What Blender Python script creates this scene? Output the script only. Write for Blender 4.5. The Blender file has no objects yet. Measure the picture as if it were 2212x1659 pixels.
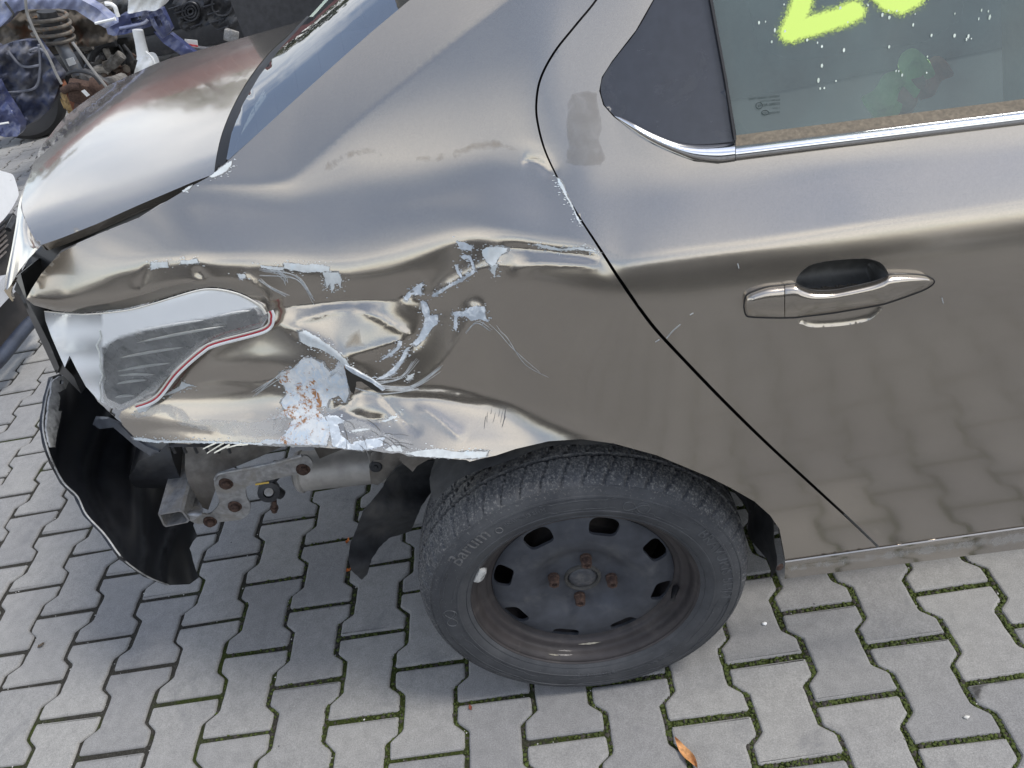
import bpy, bmesh, math, random
import numpy as np
from mathutils import Vector, Matrix
from mathutils.geometry import delaunay_2d_cdt
random.seed(7); np.random.seed(7)
SC = bpy.context.scene
COL = SC.collection

# ------------------------------------------------------------------ camera, sky, sun, exposure
CAM_T = np.array([1.37146305, -0.99192758, 1.43992288])
CAM_R = np.array([[0.98326431, -0.06815934, 0.16895446],
                  [-0.05235028, 0.78256496, 0.62036403],
                  [-0.17450144, -0.61882662, 0.76590003]])   # columns: right, forward, up
LENS = 25.892857
cam_data = bpy.data.cameras.new('camera'); cam = bpy.data.objects.new('camera', cam_data); COL.objects.link(cam)
cam_data.sensor_width = 36; cam_data.lens = LENS; cam_data.clip_start = 0.02; cam_data.clip_end = 600
M = Matrix.Identity(4)
for i in range(3):
    M[i][0] = CAM_R[i, 0]; M[i][1] = CAM_R[i, 2]; M[i][2] = -CAM_R[i, 1]; M[i][3] = CAM_T[i]
cam.matrix_world = M
SC.camera = cam

SUN_AZ, SUN_EL = math.radians(8), math.radians(60)     # azimuth measured from +x towards -y
sun_dir = Vector((math.cos(SUN_AZ)*math.cos(SUN_EL), -math.sin(SUN_AZ)*math.cos(SUN_EL), math.sin(SUN_EL)))
sd = bpy.data.lights.new('sun', 'SUN'); sun = bpy.data.objects.new('sun', sd); COL.objects.link(sun)
sd.energy = 1.9; sd.angle = math.radians(14); sd.color = (1.0, 0.96, 0.9)
sun.rotation_euler = sun_dir.to_track_quat('Z', 'Y').to_euler()

world = bpy.data.worlds.new('World'); SC.world = world; world.use_nodes = True
wn, wl = world.node_tree.nodes, world.node_tree.links
wn.clear()
wout = wn.new('ShaderNodeOutputWorld'); wbg = wn.new('ShaderNodeBackground')
sky = wn.new('ShaderNodeTexSky'); sky.sky_type = 'NISHITA'; sky.sun_disc = False
sky.sun_elevation = SUN_EL; sky.sun_rotation = math.atan2(sun_dir.x, sun_dir.y)
sky.air_density = 1.0; sky.dust_density = 0.8; sky.ozone_density = 1.0
wtc = wn.new('ShaderNodeTexCoord')
# flat cloud layer: direction / (z + .25) gives the plane the clouds lie in
sep = wn.new('ShaderNodeSeparateXYZ'); wl.new(wtc.outputs['Generated'], sep.inputs[0])
za = wn.new('ShaderNodeMath'); za.operation = 'ADD'; wl.new(sep.outputs['Z'], za.inputs[0]); za.inputs[1].default_value = 0.22
zm = wn.new('ShaderNodeMath'); zm.operation = 'MAXIMUM'; wl.new(za.outputs[0], zm.inputs[0]); zm.inputs[1].default_value = 0.05
vd = wn.new('ShaderNodeVectorMath'); vd.operation = 'DIVIDE'
wl.new(wtc.outputs['Generated'], vd.inputs[0])
cz = wn.new('ShaderNodeCombineXYZ')
for i in range(3): wl.new(zm.outputs[0], cz.inputs[i])
wl.new(cz.outputs[0], vd.inputs[1])
cn = wn.new('ShaderNodeTexNoise'); wl.new(vd.outputs[0], cn.inputs['Vector'])
cn.inputs['Scale'].default_value = 1.1; cn.inputs['Detail'].default_value = 7; cn.inputs['Roughness'].default_value = 0.55
cn.inputs['Distortion'].default_value = 0.3
cr = wn.new('ShaderNodeValToRGB'); wl.new(cn.outputs['Fac'], cr.inputs[0])
cr.color_ramp.elements[0].position = 0.42; cr.color_ramp.elements[0].color = (0.06, 0.06, 0.06, 1)
cr.color_ramp.elements[1].position = 0.70; cr.color_ramp.elements[1].color = (0.85, 0.85, 0.85, 1)
zc = wn.new('ShaderNodeMapRange'); wl.new(sep.outputs['Z'], zc.inputs[0]); zc.inputs[1].default_value = 0.0; zc.inputs[2].default_value = 0.75
zc.inputs[3].default_value = 0.13; zc.inputs[4].default_value = -0.04     # the layer closes up towards the horizon
nad = wn.new('ShaderNodeMath'); nad.operation = 'ADD'; wl.new(cn.outputs['Fac'], nad.inputs[0]); wl.new(zc.outputs[0], nad.inputs[1]); wl.new(nad.outputs[0], cr.inputs[0])
cmix = wn.new('ShaderNodeMixRGB'); wl.new(cr.outputs[0], cmix.inputs[0]); wl.new(sky.outputs[0], cmix.inputs[1])
CLOUD = (9.6, 9.5, 9.2, 1); cmix.inputs[2].default_value = CLOUD
wl.new(cmix.outputs[0], wbg.inputs[0]); wbg.inputs[1].default_value = 0.15
wl.new(wbg.outputs[0], wout.inputs[0])

SC.view_settings.view_transform = 'Standard'; SC.view_settings.look = 'None'
SC.view_settings.exposure = 0.58; SC.view_settings.gamma = 1.0
SC.cycles.max_bounces = 6; SC.cycles.transparent_max_bounces = 10
SC.cycles.use_denoising = True

# ------------------------------------------------------------------ rays: photo points (0..2212 x 0..1659) to space
FP = 2900*2212/4032; CU, CV = 1106.0, 829.5
def rays(u, v):
    u = np.asarray(u, float); v = np.asarray(v, float)
    d = np.stack([(u-CU)/FP, np.ones_like(u), -(v-CV)/FP], -1)
    d = d @ CAM_R.T
    return d/np.linalg.norm(d, axis=-1, keepdims=True)
def at_y(p, Y):
    d = rays(p[0], p[1]); return CAM_T+d*((Y-CAM_T[1])/d[1])
def at_x(p, X):
    d = rays(p[0], p[1]); return CAM_T+d*((X-CAM_T[0])/d[0])
def at_z(p, Z):
    d = rays(p[0], p[1]); return CAM_T+d*((Z-CAM_T[2])/d[2])
def c1(L): return [(a*.3224, b*.3224) for a, b in L]
def c2(L): return [(a*.2976, 329.2+b*.2976) for a, b in L]
def c3(L): return [(493.7+a*.36375, 466.3+b*.36375) for a, b in L]
def c4(L): return [(a*.33065, 768+b*.33065) for a, b in L]
def c5(L): return [(713.2+a*.47123, 877.8+b*.47123) for a, b in L]
def c6(L): return [(1097.2+a*.504, b*.504) for a, b in L]
def c7(L): return [(1481.2+a*.3717, 1042.4+b*.3717) for a, b in L]
def cb1(L): return [(1536+a*.248, 521.2+b*.248) for a, b in L]
def cb3(L): return [(274.3+a*.29762, 905.2+b*.29762) for a, b in L]
def cb4(L): return [(a*.18516, b*.18516) for a, b in L]
def cq(L): return [(219.4+a*.52084, 274.3+b*.52084) for a, b in L]

# ------------------------------------------------------------------ object helpers
def mesh_obj(name, V, F, mat, parent=None, smooth=True, sharp=None):
    me = bpy.data.meshes.new(name)
    me.from_pydata([tuple(map(float, v)) for v in V], [], [tuple(map(int, f)) for f in F])
    me.validate(); me.update()
    if smooth:
        me.polygons.foreach_set('use_smooth', [True]*len(me.polygons))
        if sharp is not None:
            me.set_sharp_from_angle(angle=math.radians(sharp))
    if mat is not None: me.materials.append(mat)
    o = bpy.data.objects.new(name, me); COL.objects.link(o)
    if parent is not None:
        o.parent = parent
        o.matrix_parent_inverse = PINV.get(parent.name, Matrix.Identity(4))
    return o
PINV = {}
def thing(name, label, cat, loc=(0, 0, 0), group=None):
    o = bpy.data.objects.new(name, None); COL.objects.link(o)
    o.location = loc; o.empty_display_size = 0.1
    PINV[o.name] = Matrix.Translation(-Vector(loc))
    tag(o, label, cat, group)
    return o
def part_empty(name, parent):
    o = bpy.data.objects.new(name, None); COL.objects.link(o); o.parent = parent
    o.matrix_parent_inverse = PINV.get(parent.name, Matrix.Identity(4)); o.empty_display_size = 0.05
    return o
def tag(o, label=None, cat=None, group=None, kind=None):
    if label: o['label'] = label
    if cat: o['category'] = cat
    if group: o['group'] = group
    if kind: o['kind'] = kind
    return o

class MB:
    def __init__(s): s.V = []; s.F = []
    def add(s, V, F):
        n = len(s.V); s.V += [tuple(v) for v in V]; s.F += [tuple(i+n for i in f) for f in F]; return s
    def box(s, c, sz, rot=None, bev=0.0):
        x, y, z = [a/2 for a in sz]
        if bev > 0:
            bm = bmesh.new(); bmesh.ops.create_cube(bm, size=1)
            for v in bm.verts: v.co = Vector((v.co.x*sz[0], v.co.y*sz[1], v.co.z*sz[2]))
            bmesh.ops.bevel(bm, geom=list(bm.edges), offset=bev, segments=2, affect='EDGES', profile=0.6)
            V = [v.co.copy() for v in bm.verts]; F = [[v.index for v in f.verts] for f in bm.faces]
            bm.verts.index_update(); F = [[v.index for v in f.verts] for f in bm.faces]; bm.free()
        else:
            V = [Vector((a, b, d)) for a in (-x, x) for b in (-y, y) for d in (-z, z)]
            F = [(0, 1, 3, 2), (4, 6, 7, 5), (0, 4, 5, 1), (2, 3, 7, 6), (0, 2, 6, 4), (1, 5, 7, 3)]
        if rot is not None: V = [rot @ v for v in V]
        return s.add([Vector(c)+v for v in V], F)
    def tube(s, pts, r, n=8, cap=True):
        pts = [Vector(p) for p in pts]; m = len(pts)
        rr = r if hasattr(r, '__len__') else [r]*m
        t0 = (pts[1]-pts[0]).normalized(); a = t0.orthogonal().normalized(); V = []; F = []
        for i in range(m):
            t = (pts[min(i+1, m-1)]-pts[max(i-1, 0)]).normalized()
            a = (a-t*a.dot(t)).normalized(); b = t.cross(a)
            for j in range(n):
                an = 2*math.pi*j/n; V.append(pts[i]+(a*math.cos(an)+b*math.sin(an))*rr[i])
        for i in range(m-1):
            for j in range(n):
                F.append((i*n+j, i*n+(j+1) % n, (i+1)*n+(j+1) % n, (i+1)*n+j))
        if cap: F.append(tuple(range(n-1, -1, -1))); F.append(tuple((m-1)*n+j for j in range(n)))
        return s.add(V, F)
    def lathe(s, prof, c, ax, n=32, a0=0, a1=2*math.pi, ref=None, close=True):
        # prof: (radius, along-axis) pairs
        ax = Vector(ax).normalized(); c = Vector(c)
        e1 = Vector(ref).normalized() if ref is not None else ax.orthogonal().normalized()
        e2 = ax.cross(e1); full = abs(a1-a0-2*math.pi) < 1e-6; m = n if full else n+1
        V = []; F = []; k = len(prof)
        for j in range(m):
            an = a0+(a1-a0)*j/n; d = e1*math.cos(an)+e2*math.sin(an)
            for r, h in prof: V.append(c+d*r+ax*h)
        for j in range(n):
            j2 = (j+1) % m
            for i in range(k-1): F.append((j*k+i, j2*k+i, j2*k+i+1, j*k+i+1))
        return s.add(V, F)
    def build(s, name, mat, parent=None, smooth=True, sharp=35):
        return mesh_obj(name, s.V, s.F, mat, parent, smooth, sharp)

def catmull(P, n=8, closed=False):
    P = [np.array(p, float) for p in P]; out = []; m = len(P)
    rng = range(m) if closed else range(m-1)
    for i in rng:
        p0 = P[(i-1) % m] if closed or i > 0 else P[i]; p1 = P[i]; p2 = P[(i+1) % m]
        p3 = P[(i+2) % m] if closed or i+2 < m else p2
        for k in range(n):
            t = k/n
            out.append(.5*((2*p1)+(p2-p0)*t+(2*p0-5*p1+4*p2-p3)*t*t+(3*p1-p0-3*p2+p3)*t**3))
    if not closed: out.append(P[-1])
    return out
def resample(P, step, closed=True):
    P = [np.array(p, float) for p in P]; out = []
    m = len(P)
    for i in range(m if closed else m-1):
        a, b = P[i], P[(i+1) % m]; k = max(1, int(round(np.linalg.norm(b-a)/step)))
        for j in range(k): out.append(a+(b-a)*j/k)
    if not closed: out.append(P[-1])
    return out
def rough_line(P, amp, step, seed=0, closed=True):
    """ragged version of an outline, for tears and flaking edges"""
    rs = np.random.RandomState(seed); Q = resample(P, step, closed); n = len(Q)
    w = rs.normal(size=n); w2 = np.repeat(rs.normal(size=n//4+1), 4)[:n]
    out = []
    for i in range(n):
        a, b = Q[(i-1) % n], Q[(i+1) % n]; t = b-a; t = t/(np.linalg.norm(t)+1e-9)
        out.append(Q[i]+np.array([-t[1], t[0]])*amp*(0.6*w[i]+0.7*w2[i]))
    return out
def inside(px, py, poly):
    poly = np.asarray(poly, float); c = np.zeros(len(px), bool); x0, y0 = poly[-1]
    for x1, y1 in poly:
        if y0 != y1:
            cond = ((y1 > py) != (y0 > py)) & (px < (x0-x1)*(py-y1)/(y0-y1)+x1); c ^= cond
        x0, y0 = x1, y1
    return c
def tri_poly(outline, step, holes=(), jitter=0.15):
    """triangulated polygon with inner points; returns 2D points, triangles, boundary loops"""
    loops = [resample(outline, step)]+[resample(h, step) for h in holes]
    pts = []; edges = []; lp = []
    for L in loops:
        b = len(pts); n = len(L); pts += [tuple(p) for p in L]; edges += [(b+i, b+(i+1) % n) for i in range(n)]; lp.append(list(range(b, b+n)))
    A = np.array(loops[0]); mn, mx = A.min(0), A.max(0)
    gx, gy = np.meshgrid(np.arange(mn[0]+step*.5, mx[0], step), np.arange(mn[1]+step*.5, mx[1], step))
    gx = gx.ravel(); gy = gy.ravel(); gx = gx+np.random.uniform(-jitter, jitter, gx.shape)*step; gy = gy+np.random.uniform(-jitter, jitter, gy.shape)*step
    ok = inside(gx, gy, loops[0])
    for h in loops[1:]: ok &= ~inside(gx, gy, h)
    gx, gy = gx[ok], gy[ok]
    B = np.array(pts); keep = np.ones(len(gx), bool)
    for i0 in range(0, len(gx), 2000):
        sl = slice(i0, i0+2000)
        d = ((gx[sl, None]-B[None, :, 0])**2+(gy[sl, None]-B[None, :, 1])**2).min(1); keep[sl] = d > (step*.55)**2
    pts += list(zip(gx[keep], gy[keep]))
    r = delaunay_2d_cdt([Vector(p) for p in pts], edges, [], 0, 1e-5)
    V2 = np.array([(v.x, v.y) for v in r[0]]); T = np.array([f for f in r[2] if len(f) == 3])
    c = V2[T].mean(1); ok = inside(c[:, 0], c[:, 1], loops[0])
    for h in loops[1:]: ok &= ~inside(c[:, 0], c[:, 1], h)
    T = T[ok]
    # orient
    a = V2[T]; s = (a[:, 1, 0]-a[:, 0, 0])*(a[:, 2, 1]-a[:, 0, 1])-(a[:, 2, 0]-a[:, 0, 0])*(a[:, 1, 1]-a[:, 0, 1])
    T[s > 0] = T[s > 0][:, ::-1]
    # boundary edges from the triangles themselves
    cnt = {}
    for t in T:
        for i in range(3):
            e = (t[i], t[(i+1) % 3]); cnt[(min(e), max(e))] = cnt.get((min(e), max(e)), 0)+1
    bd = []
    for t in T:
        for i in range(3):
            e = (t[i], t[(i+1) % 3])
            if cnt[(min(e), max(e))] == 1: bd.append(e)
    return V2, T, bd
LASTTRI = [None]
def panel(name, outline, fn, mat, parent=None, step=8, holes=(), skirt=0.012, skirt_dir=(0, 1, 0), inset=0.0, sharp=None, back=False):
    """sheet over a traced outline; fn maps photo points (n,2) to space; edges are folded back by skirt metres"""
    V2, T, bd = tri_poly(outline, step, holes); LASTTRI[0] = (V2, T, bd)
    P = fn(V2); V = list(P); F = [tuple(t) for t in T]
    if skirt:
        sd_ = np.array(skirt_dir, float); c = P.mean(0)
        m1, m2 = {}, {}
        def g(d, i, off):
            if i not in d:
                d[i] = len(V); q = P[i]+sd_*off; V.append(q)
            return d[i]
        for a, b in bd:
            F.append((g(m1, b, 0.0), g(m1, a, 0.0), g(m2, a, skirt), g(m2, b, skirt)))
    o = mesh_obj(name, V, F, mat, parent, True, sharp)
    return o
# ------------------------------------------------------------------ materials
def newmat(name):
    m = bpy.data.materials.new(name); m.use_nodes = True
    nt = m.node_tree; b = nt.nodes['Principled BSDF']; return m, nt, b
def N(nt, t, **kw):
    n = nt.nodes.new(t)
    for k, v in kw.items():
        if k in n.inputs: n.inputs[k].default_value = v
        else: setattr(n, k, v)
    return n
def noise(nt, scale, detail=4, rough=.55, coord='Object', dist=0.0, vec=None):
    n = N(nt, 'ShaderNodeTexNoise'); n.inputs['Scale'].default_value = scale; n.inputs['Detail'].default_value = detail
    n.inputs['Roughness'].default_value = rough; n.inputs['Distortion'].default_value = dist
    if vec is None:
        tc = nt.nodes.get('TC') or N(nt, 'ShaderNodeTexCoord'); tc.name = 'TC'; vec = tc.outputs[coord]
    nt.links.new(vec, n.inputs['Vector']); return n
def ramp(nt, fac, stops):
    r = N(nt, 'ShaderNodeValToRGB'); e = r.color_ramp.elements
    while len(e) < len(stops): e.new(0.5)
    for el, (p, c) in zip(e, stops):
        el.position = p; el.color = tuple(c)+(1,) if len(c) == 3 else c
    nt.links.new(fac, r.inputs[0]); return r
def mixc(nt, fac, a, b, mode='MIX'):
    n = N(nt, 'ShaderNodeMixRGB'); n.blend_type = mode
    for i, x in enumerate((fac, a, b)):
        if hasattr(x, 'links') or hasattr(x, 'is_linked'): nt.links.new(x, n.inputs[i])
        elif isinstance(x, (int, float)): n.inputs[i].default_value = x
        else: n.inputs[i].default_value = tuple(x)+(1,)
    return n.outputs[0]
def g3(v): return (v, v, v)
def bump(nt, b, h, strength, dist=0.001, normal_in='Normal'):
    n = N(nt, 'ShaderNodeBump'); n.inputs['Strength'].default_value = strength; n.inputs['Distance'].default_value = dist
    nt.links.new(h, n.inputs['Height']); nt.links.new(n.outputs[0], b.inputs[normal_in]); return n
def simple(name, col, rough=.5, metal=0.0, var=.25, scale=30, bmp=0.0, bdist=.001, bscale=None, col2=None, scale2=6, t2=(.5, .62), coat=0.0, spec=.5):
    """base colour with grain, optional second colour in patches (dirt, rust) and relief"""
    m, nt, b = newmat(name)
    n1 = noise(nt, scale, 5)
    c = ramp(nt, n1.outputs[0], [(.3, [x*(1-var) for x in col]), (.7, [min(1, x*(1+var)) for x in col])]).outputs[0]
    if col2 is not None:
        n2 = noise(nt, scale2, 6, .65, dist=.4); f = ramp(nt, n2.outputs[0], [(t2[0], g3(0)), (t2[1], g3(1))]).outputs[0]
        c = mixc(nt, f, c, col2)
        rr = ramp(nt, f, [(0, g3(rough)), (1, g3(min(1, rough+.25)))]).outputs[0]
        nt.links.new(rr, b.inputs['Roughness'])
        if metal > 0:
            mm = ramp(nt, f, [(0, g3(metal)), (1, g3(metal*.15))]).outputs[0]; nt.links.new(mm, b.inputs['Metallic'])
    else:
        rr = ramp(nt, n1.outputs[0], [(.3, g3(rough*.85)), (.7, g3(min(1, rough*1.15)))]).outputs[0]
        nt.links.new(rr, b.inputs['Roughness'])
    nt.links.new(c, b.inputs['Base Color'])
    if not b.inputs['Metallic'].is_linked: b.inputs['Metallic'].default_value = metal
    b.inputs['Coat Weight'].default_value = coat; b.inputs['Coat Roughness'].default_value = .06
    b.inputs['Specular IOR Level'].default_value = spec
    if bmp:
        nb = noise(nt, bscale or scale, 6, .6); bump(nt, b, nb.outputs[0], bmp, bdist)
    return m

def car_paint(name, col, dust=.10):
    m, nt, b = newmat(name)
    fl = N(nt, 'ShaderNodeTexVoronoi'); fl.inputs['Scale'].default_value = 1100
    tc = N(nt, 'ShaderNodeTexCoord'); tc.name = 'TC'; nt.links.new(tc.outputs['Object'], fl.inputs['Vector'])
    flk = ramp(nt, fl.outputs['Color'], [(0, [x*.93 for x in col]), (1, [x*1.07 for x in col])]).outputs[0]
    dn = noise(nt, 5.5, 6, .6, dist=.3); df = ramp(nt, dn.outputs[0], [(.42, g3(0)), (.75, g3(dust))]).outputs[0]
    c = mixc(nt, df, flk, (.42, .39, .34))
    nt.links.new(c, b.inputs['Base Color'])
    mt = ramp(nt, df, [(0, g3(.88)), (1, g3(.2))]).outputs[0]; nt.links.new(mt, b.inputs['Metallic'])
    r1 = noise(nt, 14, 4); rr = ramp(nt, r1.outputs[0], [(.3, g3(.165)), (.7, g3(.205))]).outputs[0]; nt.links.new(rr, b.inputs['Roughness'])
    b.inputs['Coat Weight'].default_value = .75
    r2 = noise(nt, 9, 5, .7); cr_ = ramp(nt, r2.outputs[0], [(.35, g3(.035)), (.7, g3(.11))]).outputs[0]; nt.links.new(cr_, b.inputs['Coat Roughness'])
    # faint flake sparkle in the base layer, faint orange peel in the lacquer
    bump(nt, b, fl.outputs['Distance'], .015, .0003)
    op = noise(nt, 260, 2); bump(nt, b, op.outputs[0], .03, .0004, 'Coat Normal')
    return m
PAINT = car_paint('taupe_metallic_paint', (.408, .366, .312))

def glass_mat(name, tint, dirt=.15, dirt_col=(.5, .52, .48), rough=.0, haze_sheen=False):
    """thin pane: tinted see-through plus mirror reflection, with a film of dust"""
    m = bpy.data.materials.new(name); m.use_nodes = True; nt = m.node_tree; nt.nodes.clear()
    out = N(nt, 'ShaderNodeOutputMaterial'); tr = N(nt, 'ShaderNodeBsdfTransparent'); tr.inputs[0].default_value = tuple(tint)+(1,)
    gl = N(nt, 'ShaderNodeBsdfGlossy'); gl.inputs['Roughness'].default_value = rough; gl.inputs[0].default_value = (1, 1, 1, 1)
    fr = N(nt, 'ShaderNodeFresnel'); fr.inputs[0].default_value = 1.75
    mx = N(nt, 'ShaderNodeMixShader'); nt.links.new(fr.outputs[0], mx.inputs[0]); nt.links.new(tr.outputs[0], mx.inputs[1]); nt.links.new(gl.outputs[0], mx.inputs[2])
    df = N(nt, 'ShaderNodeBsdfDiffuse'); df.inputs[0].default_value = tuple(dirt_col)+(1,)
    n = noise(nt, 7, 6, .65, dist=.5); f = ramp(nt, n.outputs[0], [(.25, g3(dirt*.45)), (.8, g3(min(1, dirt*1.6)))]).outputs[0]
    if haze_sheen:
        at = N(nt, 'ShaderNodeAttribute'); at.attribute_name = 'haze_sheen'; mm = N(nt, 'ShaderNodeMath'); mm.operation = 'ADD'; mm.use_clamp = True
        nt.links.new(f, mm.inputs[0]); nt.links.new(at.outputs['Fac'], mm.inputs[1]); f = mm.outputs[0]
    m2 = N(nt, 'ShaderNodeMixShader'); nt.links.new(f, m2.inputs[0]); nt.links.new(mx.outputs[0], m2.inputs[1]); nt.links.new(df.outputs[0], m2.inputs[2])
    nt.links.new(m2.outputs[0], out.inputs[0]); return m

def film_mat(name, col, lo, hi, amax, scale=60, rough=.8, metal=0, stretch=None):
    """patchy see-through film: dried dirt, overspray, scuffs"""
    m, nt, b = newmat(name)
    b.inputs['Base Color'].default_value = tuple(col)+(1,); b.inputs['Roughness'].default_value = rough; b.inputs['Metallic'].default_value = metal
    tc = N(nt, 'ShaderNodeTexCoord'); tc.name = 'TC'; vec = tc.outputs['Object']
    if stretch:
        mp = N(nt, 'ShaderNodeMapping'); mp.inputs['Scale'].default_value = stretch; mp.inputs['Rotation'].default_value = (0, .5, 0); nt.links.new(vec, mp.inputs[0]); vec = mp.outputs[0]
    n = noise(nt, scale, 7, .7, dist=.4, vec=vec)
    at = N(nt, 'ShaderNodeAttribute'); at.attribute_name = 'dens'
    ad = N(nt, 'ShaderNodeMath'); ad.operation = 'ADD'; nt.links.new(n.outputs[0], ad.inputs[0]); nt.links.new(at.outputs['Fac'], ad.inputs[1])
    f = ramp(nt, ad.outputs[0], [(lo, g3(0)), (hi, g3(amax))]).outputs[0]
    nt.links.new(f, b.inputs['Alpha']); return m

BLACK = simple('black_void', (.006, .006, .007), .9, var=.1)
PLASTIC = simple('black_plastic', (.022, .023, .026), .42, var=.3, scale=60, bmp=.15, bdist=.0005, bscale=300, col2=(.09, .085, .08), scale2=9, t2=(.55, .85))
PLASTIC_IN = simple('bumper_inner_plastic', (.007, .008, .011), .42, var=.3, scale=40, bmp=.08, bscale=60, col2=(.022, .023, .027), scale2=11, t2=(.58, .82))
LINER = simple('arch_liner_felt', (.030, .031, .033), .7, var=.4, scale=50, bmp=.3, bscale=120, col2=(.11, .105, .095), scale2=8, t2=(.5, .8))
GLOSS_BLACK = simple('black_trim', (.028, .031, .040), .26, var=.12, scale=80, col2=(.06, .062, .065), scale2=14, t2=(.5, .9), coat=.2)
SEAL = simple('rubber_seal', (.012, .012, .013), .55, var=.3)
CHROME = simple('chrome_strip', (.74, .75, .77), .09, metal=1.0, var=.05, scale=200)
GALV = simple('galvanised_steel', (.36, .36, .36), .48, metal=.75, var=.3, scale=90, bmp=.35, bscale=160, col2=(.24, .22, .19), scale2=22, t2=(.45, .7))
DIRTY_METAL = simple('dirty_underbody_metal', (.19, .175, .155), .7, metal=.15, var=.35, scale=40, bmp=.4, bscale=90, col2=(.11, .095, .08), scale2=12, t2=(.42, .7))
MUFFLER = simple('muffler_steel', (.42, .40, .37), .55, metal=.45, var=.2, scale=25, bmp=.15, bscale=60, col2=(.24, .21, .18), scale2=9, t2=(.5, .8))
RUST = simple('rusty_bolt', (.070, .040, .028), .85, var=.5, scale=220, bmp=.6, bscale=260, col2=(.035, .02, .016), scale2=90, t2=(.45, .65))
RUST_LT = simple('light_rust', (.30, .12, .05), .85, var=.4, scale=160, bmp=.5, bscale=200)
# ------------------------------------------------------------------ the car's side: one bent sheet, solved from the lean it has at each spot
ZS = np.array([-.3, .17, .22, .27, .35, .5, .65, .8, .88, .95, 1.0, 1.05, 1.12, 1.6])
YS = np.array([-.13, -.138, -.158, -.180, -.200, -.223, -.234, -.237, -.228, -.201, -.177, -.148, -.105, .20])
XS = np.array([-.5, .5, .6, .7, .85, .98, 1.15, 1.3, 1.5, 1.8, 4])
PS = np.array([.9, .27, .20, .15, .115, .085, .05, .03, .012, .0, -.035])
zz = np.linspace(-.3, 1.6, 761); yy = np.interp(zz, ZS, YS)
xx = np.linspace(-.5, 4, 901); pp = np.interp(xx, XS, PS)
def gsm(a, s):
    k = np.exp(-.5*(np.arange(-4*s, 4*s+1)/s)**2); k /= k.sum(); return np.convolve(np.pad(a, 4*s, mode='edge'), k, 'valid')
yy = gsm(yy, 12); pp = gsm(pp, 14)
def ybase(x, z): return np.interp(z, zz, yy)+np.interp(x, xx, pp)
def base_r(d):
    lo = np.full(d.shape[:-1], .25); hi = np.full(d.shape[:-1], 3.5)
    for _ in range(40):
        m = (lo+hi)/2; P = CAM_T+d*m[..., None]; o = P[..., 1] < ybase(P[..., 0], P[..., 2])
        lo = np.where(o, m, lo); hi = np.where(o, hi, m)
    return hi
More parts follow.
